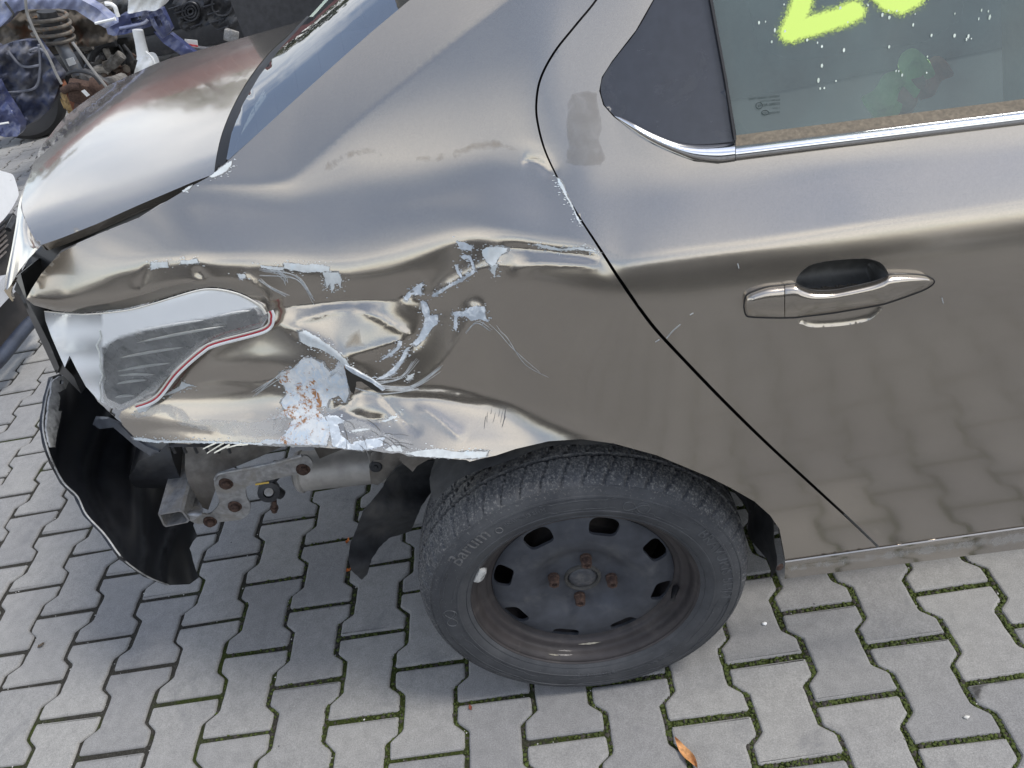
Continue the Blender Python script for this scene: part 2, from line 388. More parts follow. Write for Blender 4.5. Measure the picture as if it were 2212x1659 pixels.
# lines across the side, each (u, v, lean in degrees: 0 = upright, + = faces the sky)
LINES = [
 [(-100, -260, 50), (3000, -260, 28)],
 [(-100, 375, 44), (560, 378, 44), (629, 376, 46), (761, 260, 49), (987, 77, 49), (1100, -8, 47), (1230, -110, 44), (1350, -200, 30), (3000, -200, 28)],
 [(-100, 400, 42), (560, 398, 40), (629, 390, 37), (761, 274, 34), (987, 91, 32), (1100, 6, 31), (1230, -96, 30), (1350, -185, 28), (3000, -185, 28)],
 [(-100, 405, 42), (400, 402, 36), (470, 400, 32), (560, 402, 30), (640, 398, 30), (760, 345, 29), (900, 340, 28), (1050, 318, 27), (1110, 305, 25), (1150, 312, 22), (1190, 345, 24), (1240, 325, 30), (1300, 330, 30), (1600, 345, 31), (3000, 180, 31)],
 [(-100, 430, 44), (330, 455, 44), (420, 450, 46), (500, 458, 47), (600, 462, 46), (700, 464, 45), (850, 445, 45), (950, 432, 46), (1050, 425, 47), (1130, 432, 45), (1200, 445, 38), (1300, 440, 40), (1600, 420, 41), (3000, 240, 41)],
 [(-100, 520, 30), (60, 545, 26), (150, 560, 28), (250, 550, 36), (400, 538, 39), (550, 542, 39), (700, 552, 38), (800, 545, 38), (900, 512, 38), (980, 490, 38), (1060, 484, 38), (1150, 494, 38), (1280, 514, 38), (1345, 553, 39), (1500, 529, 39), (1800, 488, 39), (2212, 430, 39), (3000, 322, 39)],
 [(-100, 600, 23), (60, 610, 24), (150, 622, 25), (250, 586, 23), (330, 568, 23), (400, 562, 23), (550, 570, 23), (640, 574, 23), (748, 585, 23), (857, 556, 24), (966, 520, 24), (1020, 509, 24), (1076, 510, 24), (1150, 518, 24), (1250, 530, 24), (1330, 570, 25), (1450, 553, 25), (1651, 526, 25), (1904, 490, 25), (2212, 448, 25), (3000, 340, 25)],
 [(-100, 655, 12), (60, 638, 18), (130, 644, 20), (200, 625, 16), (250, 602, 12), (330, 580, 11), (400, 572, 10), (550, 584, 10), (640, 588, 11), (748, 603, 14), (820, 590, 16), (857, 578, 15), (920, 554, 13), (966, 534, 11), (1020, 522, 10), (1076, 524, 10), (1150, 531, 11), (1230, 542, 13), (1290, 552, 17), (1330, 584, 17), (1450, 567, 17), (1651, 541, 17), (1904, 505, 17), (2212, 463, 17), (3000, 355, 17)],
 [(-100, 668, -5), (60, 646, 5), (130, 654, 6), (200, 648, 4), (250, 638, 10), (330, 612, 11), (400, 598, 11), (480, 604, 12), (550, 610, 12), (640, 620, 12), (748, 622, 9), (857, 606, 6), (930, 596, 8), (966, 572, 11), (1020, 556, 11), (1060, 560, 12), (1110, 560, 21), (1200, 563, 27), (1290, 571, 29), (1318, 588, 16), (1345, 606, 12), (1450, 596, 12), (1651, 572, 12), (1904, 538, 12), (3000, 388, 12)],
 [(-100, 676, -30), (60, 654, -30), (130, 668, -25), (250, 660, -20), (400, 622, -22), (480, 624, -15), (580, 655, 12), (640, 654, 14), (748, 648, 14), (857, 646, 14), (920, 638, 13), (966, 616, 13), (1050, 590, 9), (1110, 590, 10), (1200, 592, 11), (1300, 600, 11), (1345, 640, 7), (1500, 650, 6), (1904, 590, 6), (3000, 440, 5)],
 [(-100, 690, -25), (250, 680, -20), (400, 650, -5), (560, 668, 12), (620, 672, 20), (660, 670, 25), (700, 664, 28), (748, 659, 30), (790, 661, 28), (830, 668, 22), (860, 674, 15), (890, 672, 13), (920, 660, 10), (966, 640, 8), (1005, 640, 8), (1027, 650, 18), (1050, 636, 5), (1110, 622, 3), (1200, 626, 3), (1300, 660, 3), (1500, 700, 2), (1904, 650, 2), (3000, 500, 1)],
 [(-100, 720, -5), (400, 690, 6), (560, 694, 20), (620, 694, 27), (660, 696, 30), (748, 692, 31), (800, 700, 30), (850, 714, 28), (880, 722, 24), (898, 722, 17), (930, 700, 14), (966, 690, 15), (1000, 688, 15), (1022, 690, 13), (1050, 700, 5), (1100, 690, 2), (1200, 690, 1), (3000, 560, -2)],
 [(-100, 745, -5), (400, 735, 4), (480, 724, 8), (540, 728, 20), (600, 730, 25), (650, 740, 26), (690, 750, 27), (748, 754, 25), (800, 744, 22), (850, 736, 24), (872, 738, 20), (895, 752, 16), (930, 760, 16), (966, 758, 16), (1010, 750, 13), (1050, 765, 4), (1100, 760, 2), (1200, 760, 1), (3000, 650, -4)],
 [(-100, 790, -5), (380, 800, 10), (430, 782, 14), (480, 768, 22), (540, 758, 27), (600, 762, 28), (640, 770, 26), (680, 776, 18), (720, 778, 15), (748, 780, 14), (800, 770, 13), (850, 762, 15), (880, 772, 16), (920, 800, 17), (966, 804, 15), (1040, 800, 8), (1100, 800, 2), (1200, 800, 0), (3000, 730, -5)],
 [(-100, 830, 5), (300, 840, 14), (380, 826, 11), (440, 812, 16), (500, 796, 16), (560, 788, 16), (620, 794, 16), (660, 806, 16), (700, 818, 14), (748, 822, 14), (775, 825, 14), (800, 826, 15), (850, 832, 16), (920, 832, 16), (966, 832, 11), (1040, 840, 6), (1100, 856, 4), (1200, 880, 2), (3000, 800, -6)],
 [(-100, 860, 14), (300, 862, 24), (380, 856, 20), (440, 850, 16), (500, 842, 16), (560, 838, 17), (620, 846, 22), (680, 850, 24), (715, 848, 12), (740, 842, 8), (762, 838, 12), (778, 840, 26), (800, 843, 27), (850, 848, 28), (920, 849, 26), (966, 854, 26), (1040, 866, 26), (1100, 880, 24), (1160, 905, 16), (1250, 925, 8), (1400, 940, 1), (3000, 880, -7)],
 [(-100, 885, 20), (270, 890, 34), (380, 882, 38), (500, 876, 34), (600, 874, 38), (680, 876, 42), (730, 870, 26), (755, 860, 20), (775, 858, 44), (857, 862, 46), (966, 866, 42), (1040, 882, 38), (1100, 898, 32), (1150, 918, 24), (1250, 936, 12), (1400, 958, 1), (3000, 920, -8)],
 [(-100, 908, 22), (270, 903, 25), (330, 902, 26), (420, 906, 38), (500, 903, 42), (640, 903, 45), (730, 893, 44), (770, 888, 30), (800, 894, 26), (840, 900, 30), (880, 902, 42), (966, 900, 45), (1060, 906, 44), (1120, 925, 38), (1160, 940, 32), (1250, 946, 18), (1400, 972, 3), (3000, 960, -8)],
 [(-100, 940, 14), (270, 920, 18), (330, 920, 20), (420, 930, 28), (500, 936, 38), (640, 940, 46), (748, 935, 46), (857, 940, 46), (966, 945, 46), (1060, 945, 46), (1120, 950, 42), (1180, 950, 30), (1250, 953, 18), (1400, 985, 4), (1600, 1080, -3), (3000, 1020, -9)],
 [(-100, 980, 12), (500, 975, 28), (900, 1010, 40), (1100, 1000, 30), (1250, 990, 8), (1500, 1060, -2), (1700, 1230, -8), (3000, 1200, -12)],
 [(-100, 1400, 0), (3000, 1400, -14)],
]
def lean_field(U, Vv):
    out = np.zeros(U.shape); u = U[0]
    vs = np.array([gsm(np.interp(np.arange(-100, 3001, 5), [p[0] for p in L], [p[1] for p in L]), 3) for L in LINES])
    ts = np.array([gsm(np.interp(np.arange(-100, 3001, 5), [p[0] for p in L], [p[2] for p in L]), 3) for L in LINES])
    g = np.arange(-100, 3001, 5)
    vs = np.array([np.interp(u, g, a) for a in vs]); ts = np.array([np.interp(u, g, a) for a in ts])
    vs = np.maximum.accumulate(vs+np.arange(len(LINES))[:, None]*1e-3, 0)
    for j in range(U.shape[1]): out[:, j] = np.interp(Vv[:, j], vs[:, j], ts[:, j])
    return out
GU0, GV0, GS = -60.0, -220.0, 5.0
GW, GH = 512, 312
def bend(extra=(), corr=None):
    U, Vv = np.meshgrid(GU0+GS*np.arange(GW), GV0+GS*np.arange(GH))
    D = rays(U, Vv); rb = base_r(D); P = CAM_T+D*rb[..., None]
    e = 1e-3; px = (ybase(P[..., 0]+e, P[..., 2])-ybase(P[..., 0]-e, P[..., 2]))/(2*e)
    th = np.radians(lean_field(U, Vv)); yaw = np.zeros_like(th)
    if corr is not None: th = th+corr
    for (u, v, su, sv, dt, dy) in extra:
        w = np.exp(-.5*(((U-u)/su)**2+((Vv-v)/sv)**2)); th = th+np.radians(dt)*w; yaw = yaw+np.radians(dy)*w
    h = np.arctan2(px, np.ones_like(px))+yaw           # heading, from -y towards +x
    n = np.stack([np.cos(th)*np.sin(h), -np.cos(th)*np.cos(h), np.sin(th)], -1)
    def grad(axis):
        Dm = (D[:, 1:]+D[:, :-1])/2 if axis == 1 else (D[1:]+D[:-1])/2
        dD = D[:, 1:]-D[:, :-1] if axis == 1 else D[1:]-D[:-1]
        nm = (n[:, 1:]+n[:, :-1])/2 if axis == 1 else (n[1:]+n[:-1])/2
        den = np.minimum((nm*Dm).sum(-1), -.12)
        return -(nm*dD).sum(-1)/den
    gu, gv = grad(1), grad(0)
    rho_b = np.log(rb); x = rho_b.copy()
    WU, WV, WA = .18, 1.0, (GS/650.0)**2
    def A(r):
        o = WA*r; a = WU*(r[:, 1:]-r[:, :-1]); o[:, 1:] += a; o[:, :-1] -= a
        a = WV*(r[1:]-r[:-1]); o[1:] += a; o[:-1] -= a; return o
    b = WA*rho_b; b[:, 1:] += WU*gu; b[:, :-1] -= WU*gu; b[1:] += WV*gv; b[:-1] -= WV*gv
    # exact solve of the separable system by cosine transform
    def dct_mat(n):
        k = np.arange(n)[:, None]; i = np.arange(n)[None]; C = np.cos(np.pi*k*(2*i+1)/(2*n))*np.sqrt(2/n); C[0] /= np.sqrt(2); return C
    Cu, Cv = dct_mat(GW), dct_mat(GH)
    lu = 2-2*np.cos(np.pi*np.arange(GW)/GW); lv = 2-2*np.cos(np.pi*np.arange(GH)/GH)
    B = Cv @ b @ Cu.T; X = B/(WA+WU*lu[None]+WV*lv[:, None]); x = Cv.T @ X @ Cu
    return x
EXTRA = [(1027, 658, 12, 9, 14, 0), (1027, 676, 14, 9, -10, 0), (1150, 335, 40, 22, -4, 0)]
RHO = bend(EXTRA); CORR = None
def lean_of(R):
    U, Vv = np.meshgrid(GU0+GS*np.arange(GW), GV0+GS*np.arange(GH)); P = CAM_T+rays(U, Vv)*np.exp(R)[..., None]
    n = np.cross(np.gradient(P, axis=1), np.gradient(P, axis=0)); n /= np.linalg.norm(n, axis=-1, keepdims=True); n *= np.sign(-(n*rays(U, Vv)).sum(-1))[..., None]
    return np.arcsin(np.clip(n[..., 2], -1, 1))
_U, _V = np.meshgrid(GU0+GS*np.arange(GW), GV0+GS*np.arange(GH)); WANT = np.radians(lean_field(_U, _V))
for (u, v, su, sv, dt, dy) in EXTRA: WANT = WANT+np.radians(dt)*np.exp(-.5*(((_U-u)/su)**2+((_V-v)/sv)**2))
for _ in range(2):
    e_ = np.clip(WANT-lean_of(RHO), -.5, .5)*.7; CORR = e_ if CORR is None else CORR+e_; RHO = bend(EXTRA, CORR)
# tight creases: sharp ridges (-) and grooves (+), metres deep, width in photo points
CREASES = [(c3([(240, 612), (330, 650), (430, 690), (520, 735), (600, 780), (660, 835), (720, 890), (790, 940), (850, 972), (925, 1035)]), -.0060, 13),
 (c3([(240, 558), (400, 533), (560, 520), (700, 507), (880, 500), (1050, 497)]), .0050, 12),
 (c3([(1475, 520), (1450, 580), (1400, 680), (1330, 790), (1240, 900), (1120, 985), (980, 1030)]), -.0024, 22),
 (c3([(740, 553), (820, 575), (900, 608), (980, 655), (1060, 705), (1105, 735)]), -.0040, 9),
 (c3([(395, 640), (440, 612), (520, 590), (620, 562), (740, 551)]), -.0032, 8),
 (c3([(1160, 385), (1110, 430), (1060, 470), (1040, 500)]), .0050, 8),
 (c3([(680, 820), (780, 812), (900, 775), (1010, 745), (1090, 738)]), -.0030, 8),
 (c3([(850, 985), (960, 1038), (1080, 1048), (1220, 1052), (1380, 1072), (1520, 1100)]), -.0035, 9),
 (c6([(-40, 1060), (60, 1068), (180, 1082), (300, 1095), (400, 1110)]), .0045, 7), (c6([(20, 1150), (140, 1128), (280, 1130), (400, 1142)]), -.0030, 9),
 (c3([(1200, 480), (1330, 400), (1450, 335), (1560, 300), (1680, 290)]), -.0035, 10),
 (c3([(1050, 500), (1140, 510), (1180, 560), (1170, 650), (1120, 740), (1040, 830)]), .0040, 9),
 (c3([(900, 1060), (960, 1130), (1040, 1210), (1140, 1300)]), .0032, 9), (c3([(1110, 1130), (1220, 1190), (1330, 1280), (1400, 1330)]), -.0030, 10),
 (c3([(560, 1190), (660, 1160), (760, 1190), (860, 1215), (960, 1195)]), .0040, 9), (c3([(760, 1010), (740, 1080), (700, 1120), (620, 1130)]), .0050, 8),
 (c2([(1395, 835), (1450, 880), (1510, 935), (1600, 975), (1700, 1000)]), .0040, 7), (c2([(1075, 810), (1055, 880), (1020, 960), (990, 1010)]), .0028, 8),
 (c2([(1740, 890), (1840, 950), (1930, 1040), (1960, 1130)]), -.0035, 8),
 (c4([(1080, 400), (1300, 440), (1500, 430), (1700, 400)]), -.0022, 8), (c4([(850, 480), (1050, 475), (1250, 500), (1500, 545)]), .0022, 8), (c4([(1260, 180), (1450, 150), (1700, 165), (1850, 110)]), .0030, 10),
 (c6([(60, 690), (130, 700), (200, 760)]), .0035, 10), (c3([(1500, 560), (1560, 650), (1640, 740), (1760, 870), (1900, 970)]), -.0016, 14)]
def _crease(R):
    U, Vv = np.meshgrid(GU0+GS*np.arange(GW), GV0+GS*np.arange(GH)); out = np.zeros_like(R)
    for L, h, w in CREASES:
        Q = np.array(catmull(L, 4)); m = 5*w; a = max(0, int((Q[:, 0].min()-m-GU0)/GS)); b = min(GW, int((Q[:, 0].max()+m-GU0)/GS)+2); c = max(0, int((Q[:, 1].min()-m-GV0)/GS)); e = min(GH, int((Q[:, 1].max()+m-GV0)/GS)+2)
        P = np.stack([U[c:e, a:b], Vv[c:e, a:b]], -1); d = np.full(P.shape[:2], 1e9); tt = np.zeros_like(d); n = len(Q)-1
        for i in range(n):
            p, q = Q[i], Q[i+1]; s_ = q-p; t = np.clip(((P-p)@s_)/(s_@s_+1e-9), 0, 1); dd = np.linalg.norm(P-(p+t[..., None]*s_), axis=-1)
            k = dd < d; d = np.where(k, dd, d); tt = np.where(k, (i+t)/n, tt)
        out[c:e, a:b] += h*np.exp(-d/w)*np.clip(np.minimum(tt, 1-tt)*5, 0, 1)
    return np.log(np.exp(R)+out)
RHO = _crease(RHO)
def side(P2, off=0.0):
    """photo points on the bent side sheet, lifted off metres towards the eye"""
    P2 = np.asarray(P2, float); a = np.clip((P2[:, 0]-GU0)/GS, 0, GW-1.001); b = np.clip((P2[:, 1]-GV0)/GS, 0, GH-1.001)
    i, j = a.astype(int), b.astype(int); fa, fb = a-i, b-j
    r = RHO[j, i]*(1-fa)*(1-fb)+RHO[j, i+1]*fa*(1-fb)+RHO[j+1, i]*(1-fa)*fb+RHO[j+1, i+1]*fa*fb
    return CAM_T+rays(P2[:, 0], P2[:, 1])*(np.exp(r)-off)[:, None]
def side_off(o): return lambda P2: side(P2, o)
# ------------------------------------------------------------------ ground: soil and moss sheet, pavers on top
def paver_mat():
    m, nt, b = newmat('concrete_paver')
    oi = N(nt, 'ShaderNodeObjectInfo'); tc = N(nt, 'ShaderNodeTexCoord'); tc.name = 'TC'
    ge = N(nt, 'ShaderNodeNewGeometry'); pos = ge.outputs['Position']
    fine = noise(nt, 420, 3, .7, vec=pos); med = noise(nt, 38, 6, .65, vec=pos); big = noise(nt, 1.7, 4, .6, vec=pos)
    c = ramp(nt, fine.outputs[0], [(.28, (.185, .183, .180)), (.5, (.262, .260, .255)), (.72, (.345, .342, .335))]).outputs[0]
    c = mixc(nt, .55, c, ramp(nt, med.outputs[0], [(.3, g3(.70)), (.62, g3(1.06))]).outputs[0], 'MULTIPLY')
    c = mixc(nt, .7, c, ramp(nt, big.outputs[0], [(.35, (.80, .80, .82)), (.65, (1.04, 1.03, 1.0))]).outputs[0], 'MULTIPLY')
    c = mixc(nt, .6, c, ramp(nt, oi.outputs['Random'], [(0, (.74, .74, .75)), (.5, (1, .985, .955)), (1, (1.10, 1.08, 1.03))]).outputs[0], 'MULTIPLY')
    # dark specks and a few oil spots
    sp = N(nt, 'ShaderNodeTexVoronoi'); sp.inputs['Scale'].default_value = 34; nt.links.new(pos, sp.inputs['Vector'])
    spm = ramp(nt, sp.outputs['Distance'], [(.05, g3(.35)), (.11, g3(1))]).outputs[0]
    sel = ramp(nt, sp.outputs['Color'], [(.80, g3(0)), (.82, g3(1))]).outputs[0]
    c = mixc(nt, sel, c, mixc(nt, 1.0, c, spm, 'MULTIPLY'))
    st = noise(nt, 6.5, 5, .7, vec=pos, dist=.6); c = mixc(nt, ramp(nt, st.outputs[0], [(.58, g3(0)), (.74, g3(.6))]).outputs[0], c, (.13, .13, .135))
    # pale worn arrises: where the rim is bevelled the object is bright
    nt.links.new(c, b.inputs['Base Color'])
    rr = ramp(nt, med.outputs[0], [(.3, g3(.72)), (.7, g3(.9))]).outputs[0]; nt.links.new(rr, b.inputs['Roughness'])
    ad = mixc(nt, .35, fine.outputs[0], med.outputs[0]); bump(nt, b, ad, .5, .0012)
    b.inputs['Specular IOR Level'].default_value = .35
    return m
def soil_mat():
    m, nt, b = newmat('joint_soil_and_moss')
    ge = N(nt, 'ShaderNodeNewGeometry'); pos = ge.outputs['Position']
    f = noise(nt, 300, 4, .7, vec=pos); g = noise(nt, 3.2, 5, .6, vec=pos, dist=.4); h = noise(nt, 60, 5, .7, vec=pos)
    soil = ramp(nt, f.outputs[0], [(.3, (.018, .017, .014)), (.6, (.05, .047, .04)), (.75, (.16, .15, .14))]).outputs[0]
    moss = ramp(nt, f.outputs[0], [(.3, (.016, .021, .006)), (.55, (.040, .052, .012)), (.75, (.085, .10, .026))]).outputs[0]
    # moss thins out towards the driven side at the left (x small)
    sx = N(nt, 'ShaderNodeSeparateXYZ'); nt.links.new(pos, sx.inputs[0])
    mr = N(nt, 'ShaderNodeMapRange'); nt.links.new(sx.outputs['X'], mr.inputs[0]); mr.inputs[1].default_value = .1; mr.inputs[2].default_value = 1.9
    mr.inputs[3].default_value = -.18; mr.inputs[4].default_value = .13
    ad = N(nt, 'ShaderNodeMath'); ad.operation = 'ADD'; nt.links.new(g.outputs[0], ad.inputs[0]); nt.links.new(mr.outputs[0], ad.inputs[1])
    ad2 = N(nt, 'ShaderNodeMath'); ad2.operation = 'MULTIPLY_ADD'; nt.links.new(h.outputs[0], ad2.inputs[0]); ad2.inputs[1].default_value = .35; nt.links.new(ad.outputs[0], ad2.inputs[2])
    mf = ramp(nt, ad2.outputs[0], [(.54, g3(0)), (.68, g3(1))]).outputs[0]
    nt.links.new(mixc(nt, mf, soil, moss), b.inputs['Base Color']); b.inputs['Roughness'].default_value = .95
    b.inputs['Specular IOR Level'].default_value = .15
    bump(nt, b, mixc(nt, .5, f.outputs[0], h.outputs[0]), 1.0, .006); return m
def far_pave_mat():
    m, nt, b = newmat('far_paving')
    ge = N(nt, 'ShaderNodeNewGeometry'); pos = ge.outputs['Position']
    br = N(nt, 'ShaderNodeTexBrick'); nt.links.new(pos, br.inputs['Vector']); br.inputs['Scale'].default_value = 1.0
    br.inputs['Brick Width'].default_value = .2; br.inputs['Row Height'].default_value = .14; br.inputs['Mortar Size'].default_value = .006
    br.inputs['Color1'].default_value = (.27, .27, .27, 1); br.inputs['Color2'].default_value = (.33, .33, .32, 1); br.inputs['Mortar'].default_value = (.05, .05, .045, 1)
    nt.links.new(br.outputs['Color'], b.inputs['Base Color']); b.inputs['Roughness'].default_value = .85; return m
PAVER = paver_mat(); SOIL = soil_mat(); FARP = far_pave_mat()
PX0, PX1, PY0, PY1 = -4.6, 4.4, -3.4, 8.2
ground_far = mesh_obj('ground', [(-200, -200, -.05), (200, -200, -.05), (200, 200, -.05), (-200, 200, -.05)], [(0, 1, 2, 3)], FARP, None, False)
tag(ground_far, kind='structure')
rsg = np.random.RandomState(5)
# bumpy joint bed
gx = np.linspace(PX0, PX1, 120); gy = np.linspace(PY0, PY1, 150); V = [(x, y, -.0052+rsg.normal()*.0005) for y in gy for x in gx]
F = [(j*120+i, j*120+i+1, (j+1)*120+i+1, (j+1)*120+i) for j in range(149) for i in range(119)]
pavement = mesh_obj('pavement', V, F, SOIL, None); tag(pavement, 'grey interlocking concrete paving with mossy joints', kind='structure')
W_, L_ = .14, .2
def paver_mesh(seed):
    rs = np.random.RandomState(seed); jt = .0051
    a, b_ = .0825-jt, .0575-jt; h = .1-jt
    R = [(a-.004, -h), (a, -h+.004), (a, -.062), (a-.003, -.057), (b_+.003, -.041), (b_, -.036), (b_, .036), (b_+.003, .041), (a-.003, .057), (a, .062), (a, h-.004), (a-.004, h)]
    R = np.array(resample(R, .018, False)); Lf = R*[-1, 1]
    R = R+rs.normal(size=R.shape)*.0006; Lf = Lf+rs.normal(size=Lf.shape)*.0006
    m = len(R); c = np.concatenate([R, Lf[::-1]]); n = 2*m
    t = np.roll(c, -1, 0)-np.roll(c, 1, 0); t /= np.linalg.norm(t, axis=1, keepdims=True); nrm = np.stack([t[:, 1], -t[:, 0]], 1)
    bw = .0034+rs.uniform(0, .0014, n)
    def ring(k, z): return [(p[0]-q_[0]*w*k, p[1]-q_[1]*w*k, z) for p, q_, w in zip(c, nrm, bw)]
    Vv = ring(0, -.045)+ring(0, -.0042)+ring(.5, -.0012)+ring(1.25, 0.0); Fv = []
    for k in range(3):
        for i in range(n):
            j = (i+1) % n; Fv.append((k*n+i, k*n+j, (k+1)*n+j, (k+1)*n+i))
    for i in range(m-1):
        Fv.append((3*n+i, 3*n+i+1, 3*n+n-2-i, 3*n+n-1-i))
    me = bpy.data.meshes.new('paver'); me.from_pydata(Vv, [], Fv); me.materials.append(PAVER); me.update()
    me.polygons.foreach_set('use_smooth', [False]*len(me.polygons))
    return me
PM = [paver_mesh(i) for i in range(6)]
cells = []
for c in range(int(PX0/W_)-1, int(PX1/W_)+2):
    for k in range(int(PY0/L_)-1, int(PY1/L_)+2):
        u = c*W_; v = (k+(c % 2)/2+.5)*L_
        if PX0+.1 < u < PX1-.1 and PY0+.12 < v < PY1-.12: cells.append((u, v))
def in_view(u, v):
    d = (np.array([u, v, 0])-CAM_T) @ CAM_R
    if d[1] < .1: return None
    p = (CU+FP*d[0]/d[1], CV-FP*d[2]/d[1]); return p, d[1]
def hidden(p, u, v):
    # behind the car body or the wheel in the photograph
    return (p[0] > 420 and p[1] < 930) or (p[0] > 700 and p[1] < 1000) or (140 < p[0] < 640 and p[1] < 800)
scored = []; rest = []
for (u, v) in cells:
    r = in_view(u, v)
    ok = r and -90 < r[0][0] < 2300 and -60 < r[0][1] < 1760 and not hidden(r[0], u, v)
    if ok: scored.append((r[1], u, v))
    else: rest.append((u, v))
scored.sort(); near = scored[:299]; rest += [(u, v) for _, u, v in scored[299:]]
def pose(u, v):
    rs = np.random.RandomState(int((u*1000)*7919+(v*1000)*104729) % (2**31))
    return abs(rs.normal())*.0011, rs.normal(size=2)*.003, rs.normal(size=2)*.0008, rs.normal()*.006, rs.randint(6), rs.rand() < .5
for d_, u, v in near:
    dz, tl, sh, rz, mi, fl = pose(u, v)
    o = bpy.data.objects.new('paver', PM[mi]); COL.objects.link(o); o.parent = pavement
    o.location = (u+sh[0], v+sh[1], dz); o.rotation_euler = (tl[0], tl[1], rz+(math.pi if fl else 0))
mb = MB()
base_geo = [([v.co.copy() for v in me.vertices], [tuple(p.vertices) for p in me.polygons]) for me in PM]
for u, v in rest:
    dz, tl, sh, rz, mi, fl = pose(u, v); Mx = Matrix.Translation((u+sh[0], v+sh[1], dz)) @ Matrix.Rotation(rz+(math.pi if fl else 0), 4, 'Z')
    V0, F0 = base_geo[mi]; mb.add([Mx @ q for q in V0], F0)
o = mb.build('pavers_beyond', PAVER, pavement, False, None); tag(o, kind='stuff')

# ------------------------------------------------------------------ the wrecked car
car = thing('car', 'taupe metallic saloon car with crushed rear quarter and torn off bumper', 'car', (1.345, .66, 0))
K = Vector((0, 0, 0))
gap_q = catmull([(1330, -70), (1285, 0), (1240, 55), (1195, 112), (1165, 170), (1156, 225), (1160, 270), (1175, 325), (1203, 385), (1245, 462), (1290, 533), (1330, 597), (1367, 652), (1412, 712), (1475, 780), (1560, 868), (1650, 956), (1750, 1048), (1830, 1121), (1893, 1181)], 6)
def offset_line(P, d):
    P = np.array(P); t = np.gradient(P, axis=0); t /= np.linalg.norm(t, axis=1, keepdims=True); d = np.broadcast_to(np.asarray(d, float), (len(P),))
    return P+np.stack([t[:, 1], -t[:, 0]], 1)*d[:, None]
gw = np.interp(np.linspace(0, 1, len(gap_q)), [0, .2, .35, .45, .6, .8, 1], [4.5, 5, 4.5, 3.0, 7.5, 7, 5])
gap_d = offset_line(gap_q, gw)
arch = c7([(570, 400), (545, 270), (490, 190), (400, 110), (260, 30)])+c5([(1740, 325), (1500, 225), (1300, 170), (1150, 150), (1000, 160), (850, 195), (760, 225), (690, 240)])
torn = c5([(640, 250), (580, 240), (520, 236), (400, 230), (330, 215), (200, 205), (0, 190)])+c4([(1991, 585), (1700, 580), (1300, 570), (1000, 568), (880, 540), (800, 450), (775, 400), (790, 365)])
lampedge = c4([(880, 320), (1000, 270)])+c2([(1200, 1640), (1270, 1590), (1450, 1430), (1560, 1370), (1900, 1275), (1945, 1200), (1950, 1170), (1900, 1105), (1790, 1035), (1680, 995), (1540, 975), (1400, 995), (1100, 1085), (900, 1135), (600, 1165), (400, 1150), (250, 1110), (190, 1065)])
topedge = c2([(230, 990), (300, 880), (380, 790), (430, 735), (470, 712), (700, 600), (1000, 480), (1300, 300), (1400, 240), (1530, 170), (1640, 75)])
glass_edge = [(494, 345), (560, 286), (640, 213), (713, 148), (800, 71), (885, 0), (970, -70)]
q_outline = [tuple(p) for p in gap_q]+[(1893, 1183), (1697, 1213)]+arch+[tuple(p) for p in rough_line(torn, 1.2, 7, 3, False)]+lampedge+topedge+glass_edge[1:]
quarter = panel('quarter_panel', q_outline, side, PAINT, car, step=6.5, skirt=.009, skirt_dir=(.0, .9, -.25))
tag(quarter, 'crumpled taupe rear quarter panel with peeled paint')
# rear door
belt = c6([(2600, 487), (2212, 535), (1500, 625), (975, 690), (900, 702), (800, 692), (720, 662), (620, 617), (520, 552), (452, 500)])
trim_l = c6([(408, 450), (391, 390), (402, 330), (447, 260), (548, 130), (622, 0), (700, -140)])
d_outline = [tuple(p) for p in gap_d]+c7([(1130, 383), (1500, 331), (1966, 263), (2200, 230)])+belt+trim_l
door = part_empty('rear_door', car)
HC = cb1([(740, 385), (760, 300), (850, 215), (1000, 175), (1200, 155), (1370, 153), (1480, 190), (1535, 260), (1540, 300), (1490, 350), (1500, 560), (1480, 600), (1420, 660), (1340, 700), (1150, 735), (900, 750), (800, 725), (750, 680)])
recess = catmull(HC, 5, True)
skin = panel('door_skin', d_outline, side, PAINT, door, step=7, holes=[recess], skirt=.009, skirt_dir=(0, .9, -.2))
# ---- door fittings
def ribbon(name, top, bot, prof, base, mat, parent, step=6, rows=8, ends=True):
    """rounded strip between two traced lines; prof(s, t) = metres proud at s along, t across"""
    n = len(top); V = []; F = []
    for i in range(n):
        s_ = i/(n-1)
        for k in range(rows+1):
            t_ = k/rows; p = np.array(top[i])*(1-t_)+np.array(bot[i])*t_
            V.append(base(np.array([p]), prof(s_, t_))[0])
    m = rows+1
    for i in range(n-1):
        for k in range(rows): F.append((i*m+k, i*m+k+1, (i+1)*m+k+1, (i+1)*m+k))
    if ends: F.append(tuple(range(m-1, -1, -1))); F.append(tuple((n-1)*m+k for k in range(m)))
    return mesh_obj(name, V, F, mat, parent, True, 50)
def interp_line(P, n):
    P = np.array(P, float); d = np.r_[0, np.cumsum(np.linalg.norm(np.diff(P, axis=0), axis=1))]; q = np.linspace(0, d[-1], n)
    return np.stack([np.interp(q, d, P[:, 0]), np.interp(q, d, P[:, 1])], 1)
qt = catmull(c6([(462, 503), (600, 566), (720, 606), (800, 618), (880, 616), (968, 606)]), 5)
trim_out = [tuple(p) for p in qt]+c6([(972, 600), (928, 330), (866, 0), (845, -140), (702, -140)])+[tuple(p) for p in catmull(c6([(627, 0), (553, 130), (452, 260), (407, 330), (398, 390), (414, 450)]), 5)]
panel('quarter_trim', trim_out, side_off(-.0025), GLOSS_BLACK, door, step=12, skirt=.006)
panel('window_divider', c6([(866, 0), (928, 330), (970, 600), (980, 598), (938, 330), (878, 0), (858, -140), (846, -140)]), side_off(.0035), SEAL, door, step=8, skirt=.012)
